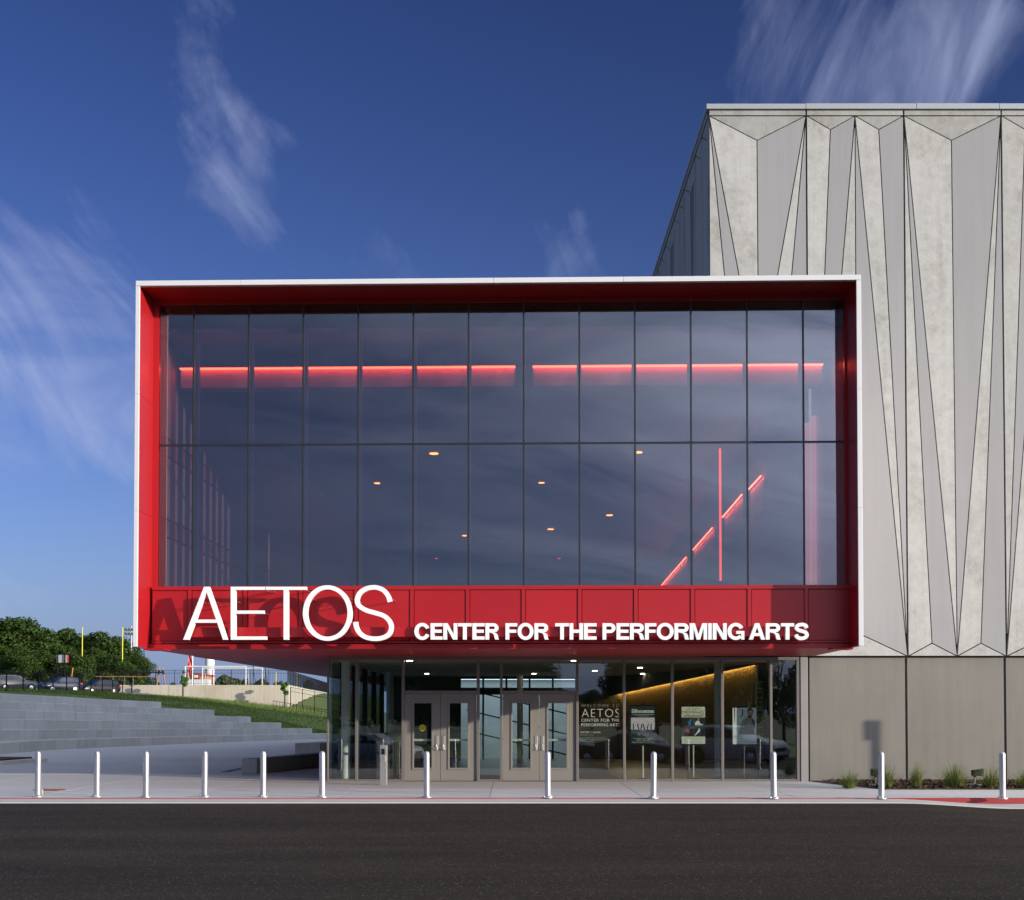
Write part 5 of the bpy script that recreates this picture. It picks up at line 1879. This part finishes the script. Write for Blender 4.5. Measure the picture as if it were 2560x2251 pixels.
# ================================================================== CARS
def car(loc, heading, paint, kind, label, group=None):
    """a car built from cross sections along its length; x forward"""
    t = thing('parked_car', loc, heading, label=label, cat='car', group=group, local=True)
    if kind == 'suv':
        L_, W_, H_ = 4.85, 0.97, 1.78
        # station x, sill z, belt z, top z, top half width factor
        st = [(2.42, .42, .70, .74, .80), (2.36, .30, .86, .92, .88), (2.05, .24, .98, 1.06, .93), (1.25, .24, 1.06, 1.14, .94), (0.98, .24, 1.08, 1.20, .90), (0.30, .24, 1.10, 1.66, .74), (-0.3, .24, 1.11, 1.77, .72),
              (-1.3, .24, 1.12, 1.76, .72), (-2.0, .26, 1.13, 1.68, .71), (-2.28, .34, 1.10, 1.22, .86), (-2.42, .40, 1.0, 1.04, .86)]
    elif kind == 'van':
        L_, W_, H_ = 5.1, 0.98, 1.75
        st = [(2.55, .40, .66, .70, .78), (2.46, .28, .82, .88, .86), (2.1, .22, .94, 1.02, .92), (1.6, .22, 1.0, 1.10, .93), (1.35, .22, 1.02, 1.16, .90), (0.45, .22, 1.04, 1.66, .76), (-0.2, .22, 1.05, 1.76, .75),
              (-1.5, .22, 1.05, 1.75, .75), (-2.25, .24, 1.05, 1.69, .74), (-2.46, .32, 1.02, 1.16, .88), (-2.55, .38, .9, .94, .88)]
    else:
        L_, W_, H_ = 4.6, 0.91, 1.45
        st = [(2.3, .36, .58, .62, .78), (2.22, .24, .70, .76, .86), (1.8, .19, .82, .88, .92), (1.05, .19, .90, .96, .93), (0.8, .19, .92, 1.0, .90), (0.1, .19, .93, 1.40, .70), (-0.5, .19, .94, 1.45, .68),
              (-1.1, .19, .96, 1.38, .68), (-1.75, .19, .98, 1.04, .84), (-2.15, .24, .95, 1.0, .88), (-2.3, .34, .82, .86, .88)]
    rings = []
    for x_, s_, b_, tp, tf in st:
        w_ = W_ * (0.90 if abs(x_) > L_ * 0.465 else 1.0)
        wt = w_ * tf
        hlf = [(x_, w_ * .93, s_), (x_, w_, s_ + (b_ - s_) * .35), (x_, w_ * .99, b_ - .06), (x_, w_ * .94, b_), (x_, wt, tp - .05), (x_, wt * .86, tp)]
        rings.append(hlf + [(p_[0], -p_[1], p_[2]) for p_ in reversed(hlf)])
    body = part('body', MB().loft(rings), paint, t, smooth=True)
    # windows: panels just proud of the glasshouse
    def at_sec(i, f, side):
        x_, s_, b_, tp, tf = st[i]
        w_ = W_
        wt = w_ * tf
        return Vector((x_, side * (w_ * .94 + (wt - w_ * .94) * f), b_ + (tp - .05 - b_) * f))
    i0, i1 = 4, 8 if kind != 'car' else 7
    for side in (-1, 1):
        for a_, b_ in ((i0 + 0.55, i0 + 1.95), (i0 + 2.02, i0 + 2.98), (i0 + 3.06, i1 - 0.06)):
            if b_ <= a_ + 0.2:
                continue
            pts_ = []
            for fi, ff in ((a_, .10), (b_, .10), (b_, .86), (a_ if a_ > i0 + 1 else i0 + 1.0, .86 if a_ > i0 + 1 else .80)):
                k_ = min(int(fi), len(st) - 2)
                pts_.append(at_sec(k_, ff, side).lerp(at_sec(k_ + 1, ff, side), fi - k_) + Vector((0, side * .012, .004)))
            part('side_window', MB().prism(pts_, (0, -side * 0.02, 0)), M['car_glass'], t)
    x4, x5 = st[4], st[5]
    ws = [Vector((x4[0] - .10, -W_ * .80, x4[3] + .02)), Vector((x4[0] - .10, W_ * .80, x4[3] + .02)), Vector((x5[0] + .06, W_ * .62, x5[3] - .03)), Vector((x5[0] + .06, -W_ * .62, x5[3] - .03))]
    part('windscreen', MB().prism([p_ + Vector((.03, 0, .05)) for p_ in ws], (-.03, 0, -.03)), M['car_glass'], t)
    ra_, rb_ = (st[8], st[9]) if kind != 'car' else (st[7], st[8])
    rw_ = [Vector((ra_[0] - .05, -W_ * .62, ra_[3] - .08)), Vector((ra_[0] - .05, W_ * .62, ra_[3] - .08)), Vector((rb_[0] + .03, W_ * .72, rb_[3] + .03)), Vector((rb_[0] + .03, -W_ * .72, rb_[3] + .03))]
    part('rear_window', MB().prism([p_ + Vector((-.04, 0, .02)) for p_ in rw_], (.03, 0, 0)), M['car_glass'], t)
    fx = st[1][0]
    zh = st[1][2]
    part('grille', MB().box(st[0][0] - .05, st[0][0] + .012, -W_ * .45, W_ * .45, zh - .28, zh - .12), M['black'], t)
    part('bumper_trim', MB().box(st[0][0] - .10, st[0][0] + .02, -W_ * .7, W_ * .7, .30, .42), M['black'], t)
    for side in (-1, 1):
        part('headlight', MB().loft([[(fx - .28, side * W_ * .93, zh - .03), (fx - .28, side * W_ * .93, zh - .17), (fx + .03, side * W_ * .80, zh - .20), (fx + .03, side * W_ * .80, zh - .07)],
                                     [(fx + .075, side * W_ * .50, zh - .09), (fx + .075, side * W_ * .50, zh - .18), (fx + .085, side * W_ * .48, zh - .19), (fx + .085, side * W_ * .48, zh - .09)]][::1]), M['lamp'], t)
        rz_ = st[9][2]
        part('tail_light', MB().box(st[9][0] - .08, st[9][0] + .2, side * W_ * .80 if side > 0 else -W_ * .985, W_ * .985 if side > 0 else -W_ * .80, rz_ - .20, rz_ - .03), M['tail'], t)
        part('mirror', MB().box(st[4][0] - .38, st[4][0] - .22, side * (W_ + .02) if side > 0 else -(W_ + .2), (W_ + .2) if side > 0 else -(W_ + .02), st[4][2] + .02, st[4][2] + .16), M['black'], t, bevel=0.03)
        for wx in (L_ * .305, -L_ * .29):
            r_ = .355 if kind != 'car' else .32
            m_ = MB().lathe([(r_ * .62, -.11), (r_ * .96, -.12), (r_, -.08), (r_, .08), (r_ * .96, .12), (r_ * .62, .11)], n=22)
            m_.v = [(wx + v[0], side * (W_ - .09) + v[2], r_ + v[1]) for v in m_.v]
            wh = part('wheel', m_, M['rubber'], t)
            m_ = MB().lathe([(r_ * .62, -.06), (r_ * .62, .02), (r_ * .3, .035), (.01, .04)], n=16)
            m_.v = [(wx + v[0], side * (W_ + .01 + v[2] * 1.0) if side > 0 else -(W_ + .01 + v[2]), r_ + v[1]) for v in m_.v]
            part('rim', m_, M['rim'], wh)
            m_ = MB().lathe([(r_ * 1.17, -.05), (r_ * 1.17, 0.0), (r_ * 1.02, 0.0), (r_ * 1.02, -.05)], n=22)
            m_.v = [(wx + v[0], side * (W_ + .004) + v[2] * side, r_ + v[1]) for v in m_.v]
            part('wheel_arch', m_, M['black'], t)
    part('underbody', MB().box(-L_ * .44, L_ * .44, -W_ * .8, W_ * .8, .18, .5), M['black'], t)
    return t


cp = {}
for nme, c in (('grey', (0.06, 0.06, 0.063)), ('navy', (0.005, 0.008, 0.03)), ('black', (0.005, 0.005, 0.006)), ('white', (0.62, 0.63, 0.65)), ('silver', (0.42, 0.43, 0.45)), ('dkgrey', (0.06, 0.065, 0.07))):
    cp[nme] = mat('car_paint_' + nme, c, 0.35, metal=0.0, spec=0.4, coat=0.2)


def head(hx_, hy_):
    return math.atan2(hy_, hx_)


grp = 'cars parked on the upper lot'
for px_, py_, d_, hd, pn, kd, lb in ((246, 1735.5, 169, head(-.62, -.78), 'black', 'van', 'black minivan parked rightmost, in front of the concrete wall'),
                                     (150, 1730.5, 162, head(-.68, -.73), 'navy', 'suv', 'dark blue sport utility car parked between the minivan and grey car'),
                                     (38, 1727, 157, head(.80, .60), 'grey', 'suv', 'grey sport utility car seen from behind at the left edge')):
    p = at(px_, py_, d_)
    car(p, hd, cp[pn], kd, lb, grp)
# cars on the bays beside and behind the camera, seen mirrored in the storefront glass
rz = lambda y_: -0.03 * (YG - y_) - 0.02
for x_, y_, hd, pn, kd, lb in ((10.2, 4.2, head(.75, .66), 'white', 'suv', 'white car mirrored in the storefront below the J poster'),
                               (6.2, 3.2, head(.8, .6), 'dkgrey', 'car', 'dark car mirrored in the pane of the Silhouettes poster'),
                               (17.2, 4.0, head(.85, .5), 'dkgrey', 'suv', 'dark car mirrored in the last pane of the storefront'),
                               (-6.6, 1.5, head(.95, .3), 'silver', 'car', 'pale car mirrored in the glass left of the doors'),
                               (2.9, -4.0, head(.9, .4), 'navy', 'car', 'blue car mirrored in the glass of the right doors')):
    car((x_, y_, rz(y_)), hd, cp[pn], kd, lb, 'cars parked on the bays facing the building')

# ================================================================== TREES
def tree_mesh(seed, hgt, rad, nleaf, leaf, trunk_h=0.25, lobes=16, conic=0.0):
    rng = np.random.default_rng(seed)
    C_, R_ = [], []
    for i in range(lobes):
        u = rng.uniform(0, 1)
        zc_ = hgt * (trunk_h + (0.97 - trunk_h) * (0.10 + 0.80 * u))
        prof = (1 - conic * u) * math.sqrt(max(0.08, 1 - (2 * u - 0.85) ** 2 * 0.8))
        an = rng.uniform(0, 6.283)
        rr = rad * prof * rng.uniform(0.25, 0.72)
        C_.append((rr * math.cos(an), rr * math.sin(an), zc_))
        R_.append(rad * rng.uniform(0.20, 0.44) * (0.6 + 0.4 * prof))
    C_, R_ = np.array(C_), np.array(R_)
    wgt = R_ ** 2
    pick = rng.choice(lobes, nleaf, p=wgt / wgt.sum())
    v = rng.normal(0, 1, (nleaf, 3))
    v /= np.linalg.norm(v, axis=1)[:, None]
    rr = R_[pick] * rng.uniform(0.55, 1.12, nleaf) ** 0.6
    c = C_[pick] + v * rr[:, None] * np.array([1, 1, 0.82])
    # normals lean outwards so that clumps catch the light on one side
    nrm_ = v + rng.normal(0, 0.55, (nleaf, 3))
    nrm_ /= np.linalg.norm(nrm_, axis=1)[:, None]
    t1 = np.cross(nrm_, rng.normal(0, 1, (nleaf, 3)))
    t1 /= np.linalg.norm(t1, axis=1)[:, None]
    t2 = np.cross(nrm_, t1)
    s = leaf * rng.uniform(0.5, 1.2, nleaf)[:, None]
    V = np.stack([c - t1 * s - t2 * s * 0.45, c + t1 * s * 0.2 - t2 * s * 0.6, c + t1 * s + t2 * s * 0.3, c - t1 * s * 0.1 + t2 * s * 0.65], 1)
    me = bpy.data.meshes.new('crown')
    me.vertices.add(nleaf * 4)
    me.vertices.foreach_set('co', V.astype(np.float32).ravel())
    me.loops.add(nleaf * 4)
    me.loops.foreach_set('vertex_index', np.arange(nleaf * 4, dtype=np.int32))
    me.polygons.add(nleaf)
    me.polygons.foreach_set('loop_start', np.arange(0, nleaf * 4, 4, dtype=np.int32))
    me.update(calc_edges=True)
    m_ = MB()
    tr = hgt * 0.02 + 0.04
    m_.tube([(0, 0, -0.4), (0.02 * hgt * .3, 0, hgt * trunk_h), (0.0, 0.03, hgt * 0.55), (0, 0, hgt * 0.8)], [tr, tr * .8, tr * .5, tr * .15], 8)
    for i in range(0, lobes, 2):
        b0_ = Vector((0, 0, hgt * (trunk_h + 0.05 + 0.35 * rng.uniform(0, 1))))
        b2_ = Vector(C_[i])
        b1_ = b0_.lerp(b2_, 0.5) + Vector((0, 0, -0.03 * hgt))
        m_.tube([b0_, b1_, b2_], [tr * .4, tr * .28, tr * .08], 5)
    tm = bpy.data.meshes.new('trunk')
    tm.from_pydata(m_.v, [], m_.f)
    tm.materials.append(M['bark'])
    tm.update()
    return me, tm


def grow(name, meshes, m_, loc, sc, rz_, label, group, cat='tree', sz=None):
    t = thing(name, loc, rz_, label=label, cat=cat, group=group, local=True)
    t.scale = (sc, sc, sz or sc)
    cr, tr = meshes
    if not cr.materials:
        cr.materials.append(m_)
    put('trunk', tr, t)
    put('crown', cr, t)
    return t


OAK = [tree_mesh(11 + i, 14.0, 5.3, 11000, 0.24, 0.10, 38) for i in range(4)]
BUSH = [tree_mesh(31 + i, 6.0, 3.0, 1800, 0.34, 0.08, 12) for i in range(2)]
FAR = [tree_mesh(41 + i, 9.0, 6.5, 2400, 0.6, 0.06, 14) for i in range(2)]
for i, (px_, yt, d_, s_) in enumerate(((-20, 1545, 262, 1.0), (34, 1524, 258, 1.15), (82, 1546, 262, 1.0), (122, 1566, 268, .95), (168, 1560, 264, 1.0), (214, 1574, 270, .95), (258, 1566, 262, 1.05), (298, 1588, 266, 1.0),
                                       (330, 1618, 262, .9))):
    top = at(px_, yt, d_).z
    sz = (top - 4.5) / 14.0
    grow('broadleaf_tree', OAK[i % 4], M['leaf'], (at(px_, yt, d_).x, d_, 4.5), sz * 1.25 * s_, i * 1.7, 'tall green back row tree of the wood, %s' %
         ['at the left edge', 'the highest crown', 'right of the highest crown', 'above the blue car', 'above the sign board', 'between the goalposts, lower crown', 'under the right upright', 'last tall one before the light pole', 'where the wood slopes down'][i],
         'woodland trees beyond the field', sz=sz)
for i, (px_, yt, d_) in enumerate(((-8, 1600, 240), (55, 1612, 236), (105, 1618, 238), (150, 1600, 242), (195, 1625, 236), (240, 1612, 240), (285, 1630, 238), (322, 1650, 240))):
    top = at(px_, yt, d_).z
    sz = (top - 4.5) / 14.0
    grow('broadleaf_tree', OAK[(i + 2) % 4], M['leaf'], (at(px_, yt, d_).x, d_, 4.5), sz * 1.3, i * 2.3 + 1, 'leafy lower tree at the front edge of the wood, %s' %
         ['at the left edge', 'above the grey car', 'left of the sign board', 'behind the sign board', 'left of the left upright', 'midway between the uprights', 'beside the right upright', 'by the light pole'][i],
         'woodland trees beyond the field', sz=sz)
top = at(357, 1632, 250).z
sz = (top - 4.5) / 14
grow('broadleaf_tree', OAK[1], M['leaf'], (at(352, 1632, 250).x, 250, 4.5), sz * 1.0, 0.6, 'lone narrow tree right of the wood, below the red box corner', 'woodland trees beyond the field', sz=sz)
for i, (px_, yt, d_, lb) in enumerate(((212, 1690, 176.5, 'small shrub growing up through the fence by the left goal upright'), (300, 1693, 190, 'low shrub behind the fence near the light pole'), (345, 1690, 195, 'low shrub behind the fence right of the light pole'),
                                       (392, 1704, 230, 'tiny far shrub behind the fence, left of the young tree'), (432, 1706, 240, 'tiny far shrub behind the fence beside the young tree'))):
    top = at(px_, yt, d_).z
    sz = (top - 4.5) / 6.0
    grow('shrub', BUSH[i % 2], M['leaf_young'] if i == 0 else M['leaf'], (at(px_, yt, d_).x, d_, 4.5), sz * (0.9 if i else 0.55), i, lb, 'shrubs behind the field fence', 'shrub', sz=sz)
for i, (px_, yt, d_, wpx) in enumerate(((563, 1688, 420, 70), (607, 1692, 430, 66), (655, 1698, 440, 60), (692, 1700, 436, 40), (770, 1702, 430, 50), (545, 1700, 440, 40))):
    top = at(px_, yt, d_).z
    sz = (top - 4.5) / 9.0
    sc = wpx * d_ / F / 13.0
    grow('far_tree', FAR[i % 2], M['leaf_far'], (at(px_, yt, d_).x, d_, 4.5), sc, i * 1.3, 'hazy round tree far behind the field, %s' %
         ['behind the soccer goal', 'right half of the pair behind the soccer goal', 'behind the second soccer goal', 'left of the leafy young tree by the corner', 'behind the return fence', 'beside the water tower foot'][i],
         'far trees behind the field', sz=sz)
# two young trees against the wall
YT = tree_mesh(61, 3.4, 0.75, 900, 0.12, 0.36, 9, 0.65)
YT2 = tree_mesh(67, 3.4, 0.85, 700, 0.13, 0.40, 8, 0.2)
p = at(457, 1743, 170)
grow('young_tree', YT, M['leaf_young'], p, (1743 - 1672) * 170 / F / 3.4, 0.3, 'slim conical young tree in front of the retaining wall, left one', 'young trees before the retaining wall')
p = at(712, 1767, 171)
grow('young_tree', YT2, M['leaf_young'], p, (1767 - 1698) * 171 / F / 3.4, 2.0, 'spindly young tree at the corner of the retaining wall', 'young trees before the retaining wall')

# trees behind the camera, mirrored in the storefront
RT = [OAK[0], OAK[2], OAK[3]]
MIRR = ['far left of the entrance', 'at the left corner pane', 'left of the door opener post', 'above the left doors', 'between the door pairs', 'left half above the right doors', 'right half above the right doors',
        'above the Silhouettes poster', 'left of the MEMPHIS poster', 'right of the MEMPHIS poster', 'above the J poster', 'at the last pane', 'beyond the right jamb', 'far off above the second right door',
        'far off behind the welcome lettering', 'far off over the right transom']
for i, (px_, dv, hgt, sc) in enumerate(((700, 118, 12.5, 1.5), (840, 124, 13.0, 1.5), (960, 120, 12.0, 1.4), (1080, 122, 11.0, 1.4), (1200, 118, 9.5, 1.3), (1300, 116, 8.6, 1.2), (1345, 128, 8.0, 0.9),
                                        (1575, 118, 8.2, 1.0), (1640, 120, 10.5, 1.4), (1750, 122, 11.5, 1.4), (1850, 126, 9.0, 1.2), (2000, 130, 7.4, 1.2), (2150, 118, 9.0, 1.3), (1420, 240, 7.0, 1.4), (1480, 250, 7.4, 1.5), (1390, 235, 8.0, 1.4))):
    y_ = 2 * 34.3 - dv
    x_ = (px_ - CX) / F * dv
    grow('broadleaf_tree', RT[i % 3], M['leaf'], (x_, y_, -1.0 if dv < 200 else -1.5), hgt / 14.0 * sc, i * 1.1, 'dark tree across the road, mirrored in the glass ' + MIRR[i], 'trees across the road, mirrored in the glass', sz=hgt / 14.0)
# (bare tree mirrored in the last pane
t = thing('bare_tree', ((1958 - CX) / F * 100, 2 * 34.3 - 100, -1.0), label='bare branching tree mirrored in the last pane', cat='tree', local=True)
m_ = MB()
rr_ = random.Random(3)


def branch(p, d, ln, r_, depth):
    q = p + d * ln
    m_.tube([p, p.lerp(q, .5) + Vector((rr_.uniform(-.05, .05), 0, 0)) * ln, q], [r_, r_ * .8, r_ * .6], 5)
    if depth == 0:
        return
    for _ in range(3):
        nd_ = (d + Vector((rr_.uniform(-.7, .7), rr_.uniform(-.6, .6), rr_.uniform(-.15, .45)))).normalized()
        branch(q, nd_, ln * rr_.uniform(.6, .82), r_ * .58, depth - 1)


branch(Vector((0, 0, -0.2)), Vector((0.03, 0, 1)), 2.3, 0.17, 5)
part('trunk', m_, M['bark'], t)

# ================================================================== SPORTS FIELD THINGS
t = thing('goalpost', at(255, 1713, 247), label='tall yellow football goalpost in front of the woods', cat='goalpost')
ul, ur = at(204.9, 1698, 247), at(305.5, 1698, 247)
tl_, tr_ = at(204.9, 1569, 247), at(305.5, 1569, 247)
part('upright', MB().tube([ul, (ul.x, 247, tl_.z)], 0.10, 10), M['yellow'], t)
part('upright', MB().tube([ur, (ur.x, 247, tr_.z)], 0.10, 10), M['yellow'], t)
part('crossbar', MB().tube([ul, ur], 0.11, 10), M['yellow'], t)
mid = (ul + ur) / 2
part('support', MB().tube([mid, mid + Vector((0, 1.8, -0.3)), Vector((mid.x, 249.2, 4.4))], 0.14, 10), M['yellow'], t)
# floodlight pole
pb0 = at(327.4, 1713, 262)
t = thing('floodlight', (pb0.x, 262, 4.5), label='tall grey floodlight pole with a lamp cluster at the red box edge', cat='floodlight')
zt = at(327, 1565, 262).z
part('pole', MB().tube([(pb0.x, 262, 4.4), (pb0.x, 262, zt)], [0.22, 0.12], 12), M['cap'], t)
part('crossarm', MB().bar((pb0.x - 1.0, 262, zt - 0.9), (pb0.x + 1.0, 262, zt - 0.9), 0.1), M['cap'], t)
part('crossarm', MB().bar((pb0.x - 1.0, 262, zt - 1.7), (pb0.x + 1.0, 262, zt - 1.7), 0.1), M['cap'], t)
for i in range(4):
    for zz_ in (zt - 0.6, zt - 1.4):
        xx = pb0.x - 0.9 + 0.6 * i
        part('lamp_head', MB().tube([(xx, 262, zz_), (xx - 0.1, 261.6, zz_ - 0.12)], [0.12, 0.26], 10), M['rim'], t)
# scoreboard seen from its back
a, b = at(141, 1638, 215), at(168, 1657, 215)
t = thing('scoreboard', ((a.x + b.x) / 2, 215, 4.5), label='grey backed sign board with a red edge on two dark posts', cat='sign board')
part('board', MB().box(a.x, b.x, 215, 215.2, b.z, a.z), M['sign_grey'], t)
part('red_edge', MB().box(b.x + 0.01, b.x + 0.14, 214.98, 215.22, b.z, a.z), M['sign_red'], t)
for px_ in (145, 163):
    q = at(px_, 1640, 214.9)
    part('post', MB().bar((q.x, 214.8, 4.4), (q.x, 214.8, q.z + 0.2), 0.14), M['black'], t)
# training barrier of black beam and orange rails
d_ = 185
a, b = at(215, 1681, d_), at(408, 1681, d_)
t = thing('training_barrier', (a.x, d_, 4.55), label='long training barrier with black beam and orange rail behind the fence', cat='barrier')
part('beam', MB().bar((at(300, 1681, d_).x, d_, a.z), (b.x, d_, b.z), 0.22, 0.16), M['black'], t)
ra_ = at(240, 1692, d_)
part('rail', MB().bar((ra_.x, d_, ra_.z), (at(390, 1692, d_).x, d_, ra_.z), 0.10, 0.08), M['orange'], t)
for px0, px1 in ((398.5, 392), (406, 413)):
    p0, p1 = at(px0, 1670, d_), at(px1, 1713, d_)
    part('leg', MB().tube([p1, p1.lerp(p0, 0.60)], 0.09, 8), M['orange'], t)
    part('leg_pad', MB().tube([p1.lerp(p0, 0.605), p1.lerp(p0, 0.86)], 0.13, 8), M['black'], t)
    part('leg_tip', MB().tube([p1.lerp(p0, 0.865), p0], 0.09, 8), M['orange'], t)
for px0, px1 in ((182, 179),):
    p0, p1 = at(px0, 1670, d_), at(px1, 1692, d_)
    part('leg', MB().tube([p1, p0], 0.10, 8), M['orange'], t)
for i, px_ in enumerate((252, 283, 312, 333)):
    q = at(px_, 1690, d_ + 2)
    part('stand', MB().bar((q.x, d_ + 2, 4.5), (q.x, d_ + 2, q.z), 0.08), M['cap'], t)


def soccer_goal(px0, px1, pyt, d_, label):
    a, b = at(px0, pyt, d_), at(px1, pyt, d_)
    t = thing('soccer_goal', ((a.x + b.x) / 2, d_, 4.55), label=label, cat='soccer goal', group='white soccer goals on the field')
    part('goal_post', MB().tube([(a.x, d_, 4.5), (a.x, d_, a.z)], 0.09, 8), M['white_metal'], t)
    part('goal_post', MB().tube([(b.x, d_, 4.5), (b.x, d_, a.z)], 0.09, 8), M['white_metal'], t)
    part('crossbar', MB().tube([(a.x - .06, d_, a.z), (b.x + .06, d_, a.z)], 0.09, 8), M['white_metal'], t)
    for q in (a, b):
        part('net_stay', MB().tube([(q.x, d_, a.z - .05), (q.x, d_ + 1.6, a.z - .2), (q.x, d_ + 2.6, 4.55)], 0.04, 6), M['white_metal'], t)
    part('ground_bar', MB().tube([(a.x, d_ + 2.6, 4.58), (b.x, d_ + 2.6, 4.58)], 0.04, 6), M['white_metal'], t)


soccer_goal(463, 614.5, 1667, 190, 'larger white soccer goal behind the fence, left one')
soccer_goal(506, 655.5, 1671, 197, 'white soccer goal overlapping behind the larger one, right')
fp = at(481, 1713, 230)
t = thing('flagpole', (fp.x, 230, 4.5), label='white flagpole with a limp red flag beside the soccer goal', cat='flagpole')
part('pole', MB().tube([(fp.x, 230, 4.4), (fp.x, 230, 13.5)], [0.12, 0.08], 10), M['white_metal'], t)
m_ = MB()
rows = []
for i in range(7):
    zz_ = 12.2 - i * 0.75
    rows.append([(fp.x - 0.1 - j * 0.22 - 0.12 * math.sin(i * 1.1 + j), 230 + 0.16 * math.sin(i * 1.7 + j * 2.1), zz_ - 0.1 * j) for j in range(4)])
m_.loft(rows, caps=False, closed=False)
fl = part('flag', m_, M['sign_red'], t)
sol = fl.modifiers.new('thickness', 'SOLIDIFY')
sol.thickness = 0.02
wt = at(524, 1713, 400)
t = thing('water_tower', (wt.x, 400, 4.5), label='pale round water tower column with a flared foot behind the fence', cat='water tower')
part('column', MB().lathe([(2.1, 0), (2.0, 0.4), (1.6, 1.6), (1.36, 3.2), (1.32, 5), (1.32, 24)], (wt.x, 400, 4.5), 32), M['white'], t, smooth=True)
part('bowl', MB().lathe([(1.32, 24), (2.6, 25.5), (4.6, 27.5), (5.0, 29.5), (4.4, 31.5), (2.5, 32.6), (0.05, 33)], (wt.x, 400, 4.5), 32), M['white'], t, smooth=True)
a, b = at(470, 1699, 300), at(522, 1713, 300)
t = thing('trailer', ((a.x + b.x) / 2, 301, 4.5), label='long white box trailer parked behind the field fence', cat='trailer')
part('body', MB().box(a.x, b.x, 300, 302.5, 5.0, a.z), M['white_metal'], t, bevel=0.05)
part('skirt', MB().box(a.x + .3, b.x - .3, 300.3, 302.2, 4.5, 4.99), M['black'], t)
a, b = at(468, 1690, 330), at(516, 1713, 330)
t = thing('field_house', ((a.x + b.x) / 2, 333, 4.5), label='low tan brick field house with red trim behind the trailer', cat='building')
part('wall', MB().box(a.x, b.x, 330, 338, 4.5, a.z), M['brick'], t)
part('roof', MB().box(a.x - .3, b.x + .3, 329.7, 338.3, a.z + .002, a.z + .35), M['sign_red'], t)
c0, c1 = at(483, 1684, 329.5), at(498, 1700, 329.5)
part('gable', MB().box(c0.x, c1.x, 329.5, 332, c1.z, c0.z), M['print_maroon'], t)
part('window', MB().box(c0.x + .25, c1.x - .25, 329.42, 329.49, c1.z + .5, c0.z - .4), M['cream'], t)
for px_, yt, lb in ((690, 1681, 'short yellow and white marker pole behind the corner fence, left one'), (742, 1683, 'short yellow marker pole behind the return fence')):
    q = at(px_, yt, 300)
    t = thing('marker_pole', (q.x, 300, 4.5), label=lb, cat='pole', group='yellow marker poles on the field')
    part('lower_pole', MB().tube([(q.x, 300, 4.4), (q.x, 300, 5.6)], 0.10, 8), M['white_metal'], t)
    part('upper_pole', MB().tube([(q.x, 300, 5.602), (q.x, 300, q.z)], 0.09, 8), M['yellow'], t)
for px_, lb in ((633, 'thin black net pole right of the large soccer goal'), (663, 'thin black net pole near the fence corner')):
    q = at(px_, 1665, 186)
    t = thing('net_pole', (q.x, 186, 4.5), label=lb, cat='pole', group='thin black net poles')
    part('pole', MB().tube([(q.x, 186, 4.4), (q.x, 186, q.z)], 0.06, 8), M['black'], t)
    part('brace', MB().tube([(q.x, 186, q.z - .6), (q.x + .5, 186.3, 4.5)], 0.035, 6), M['black'], t)
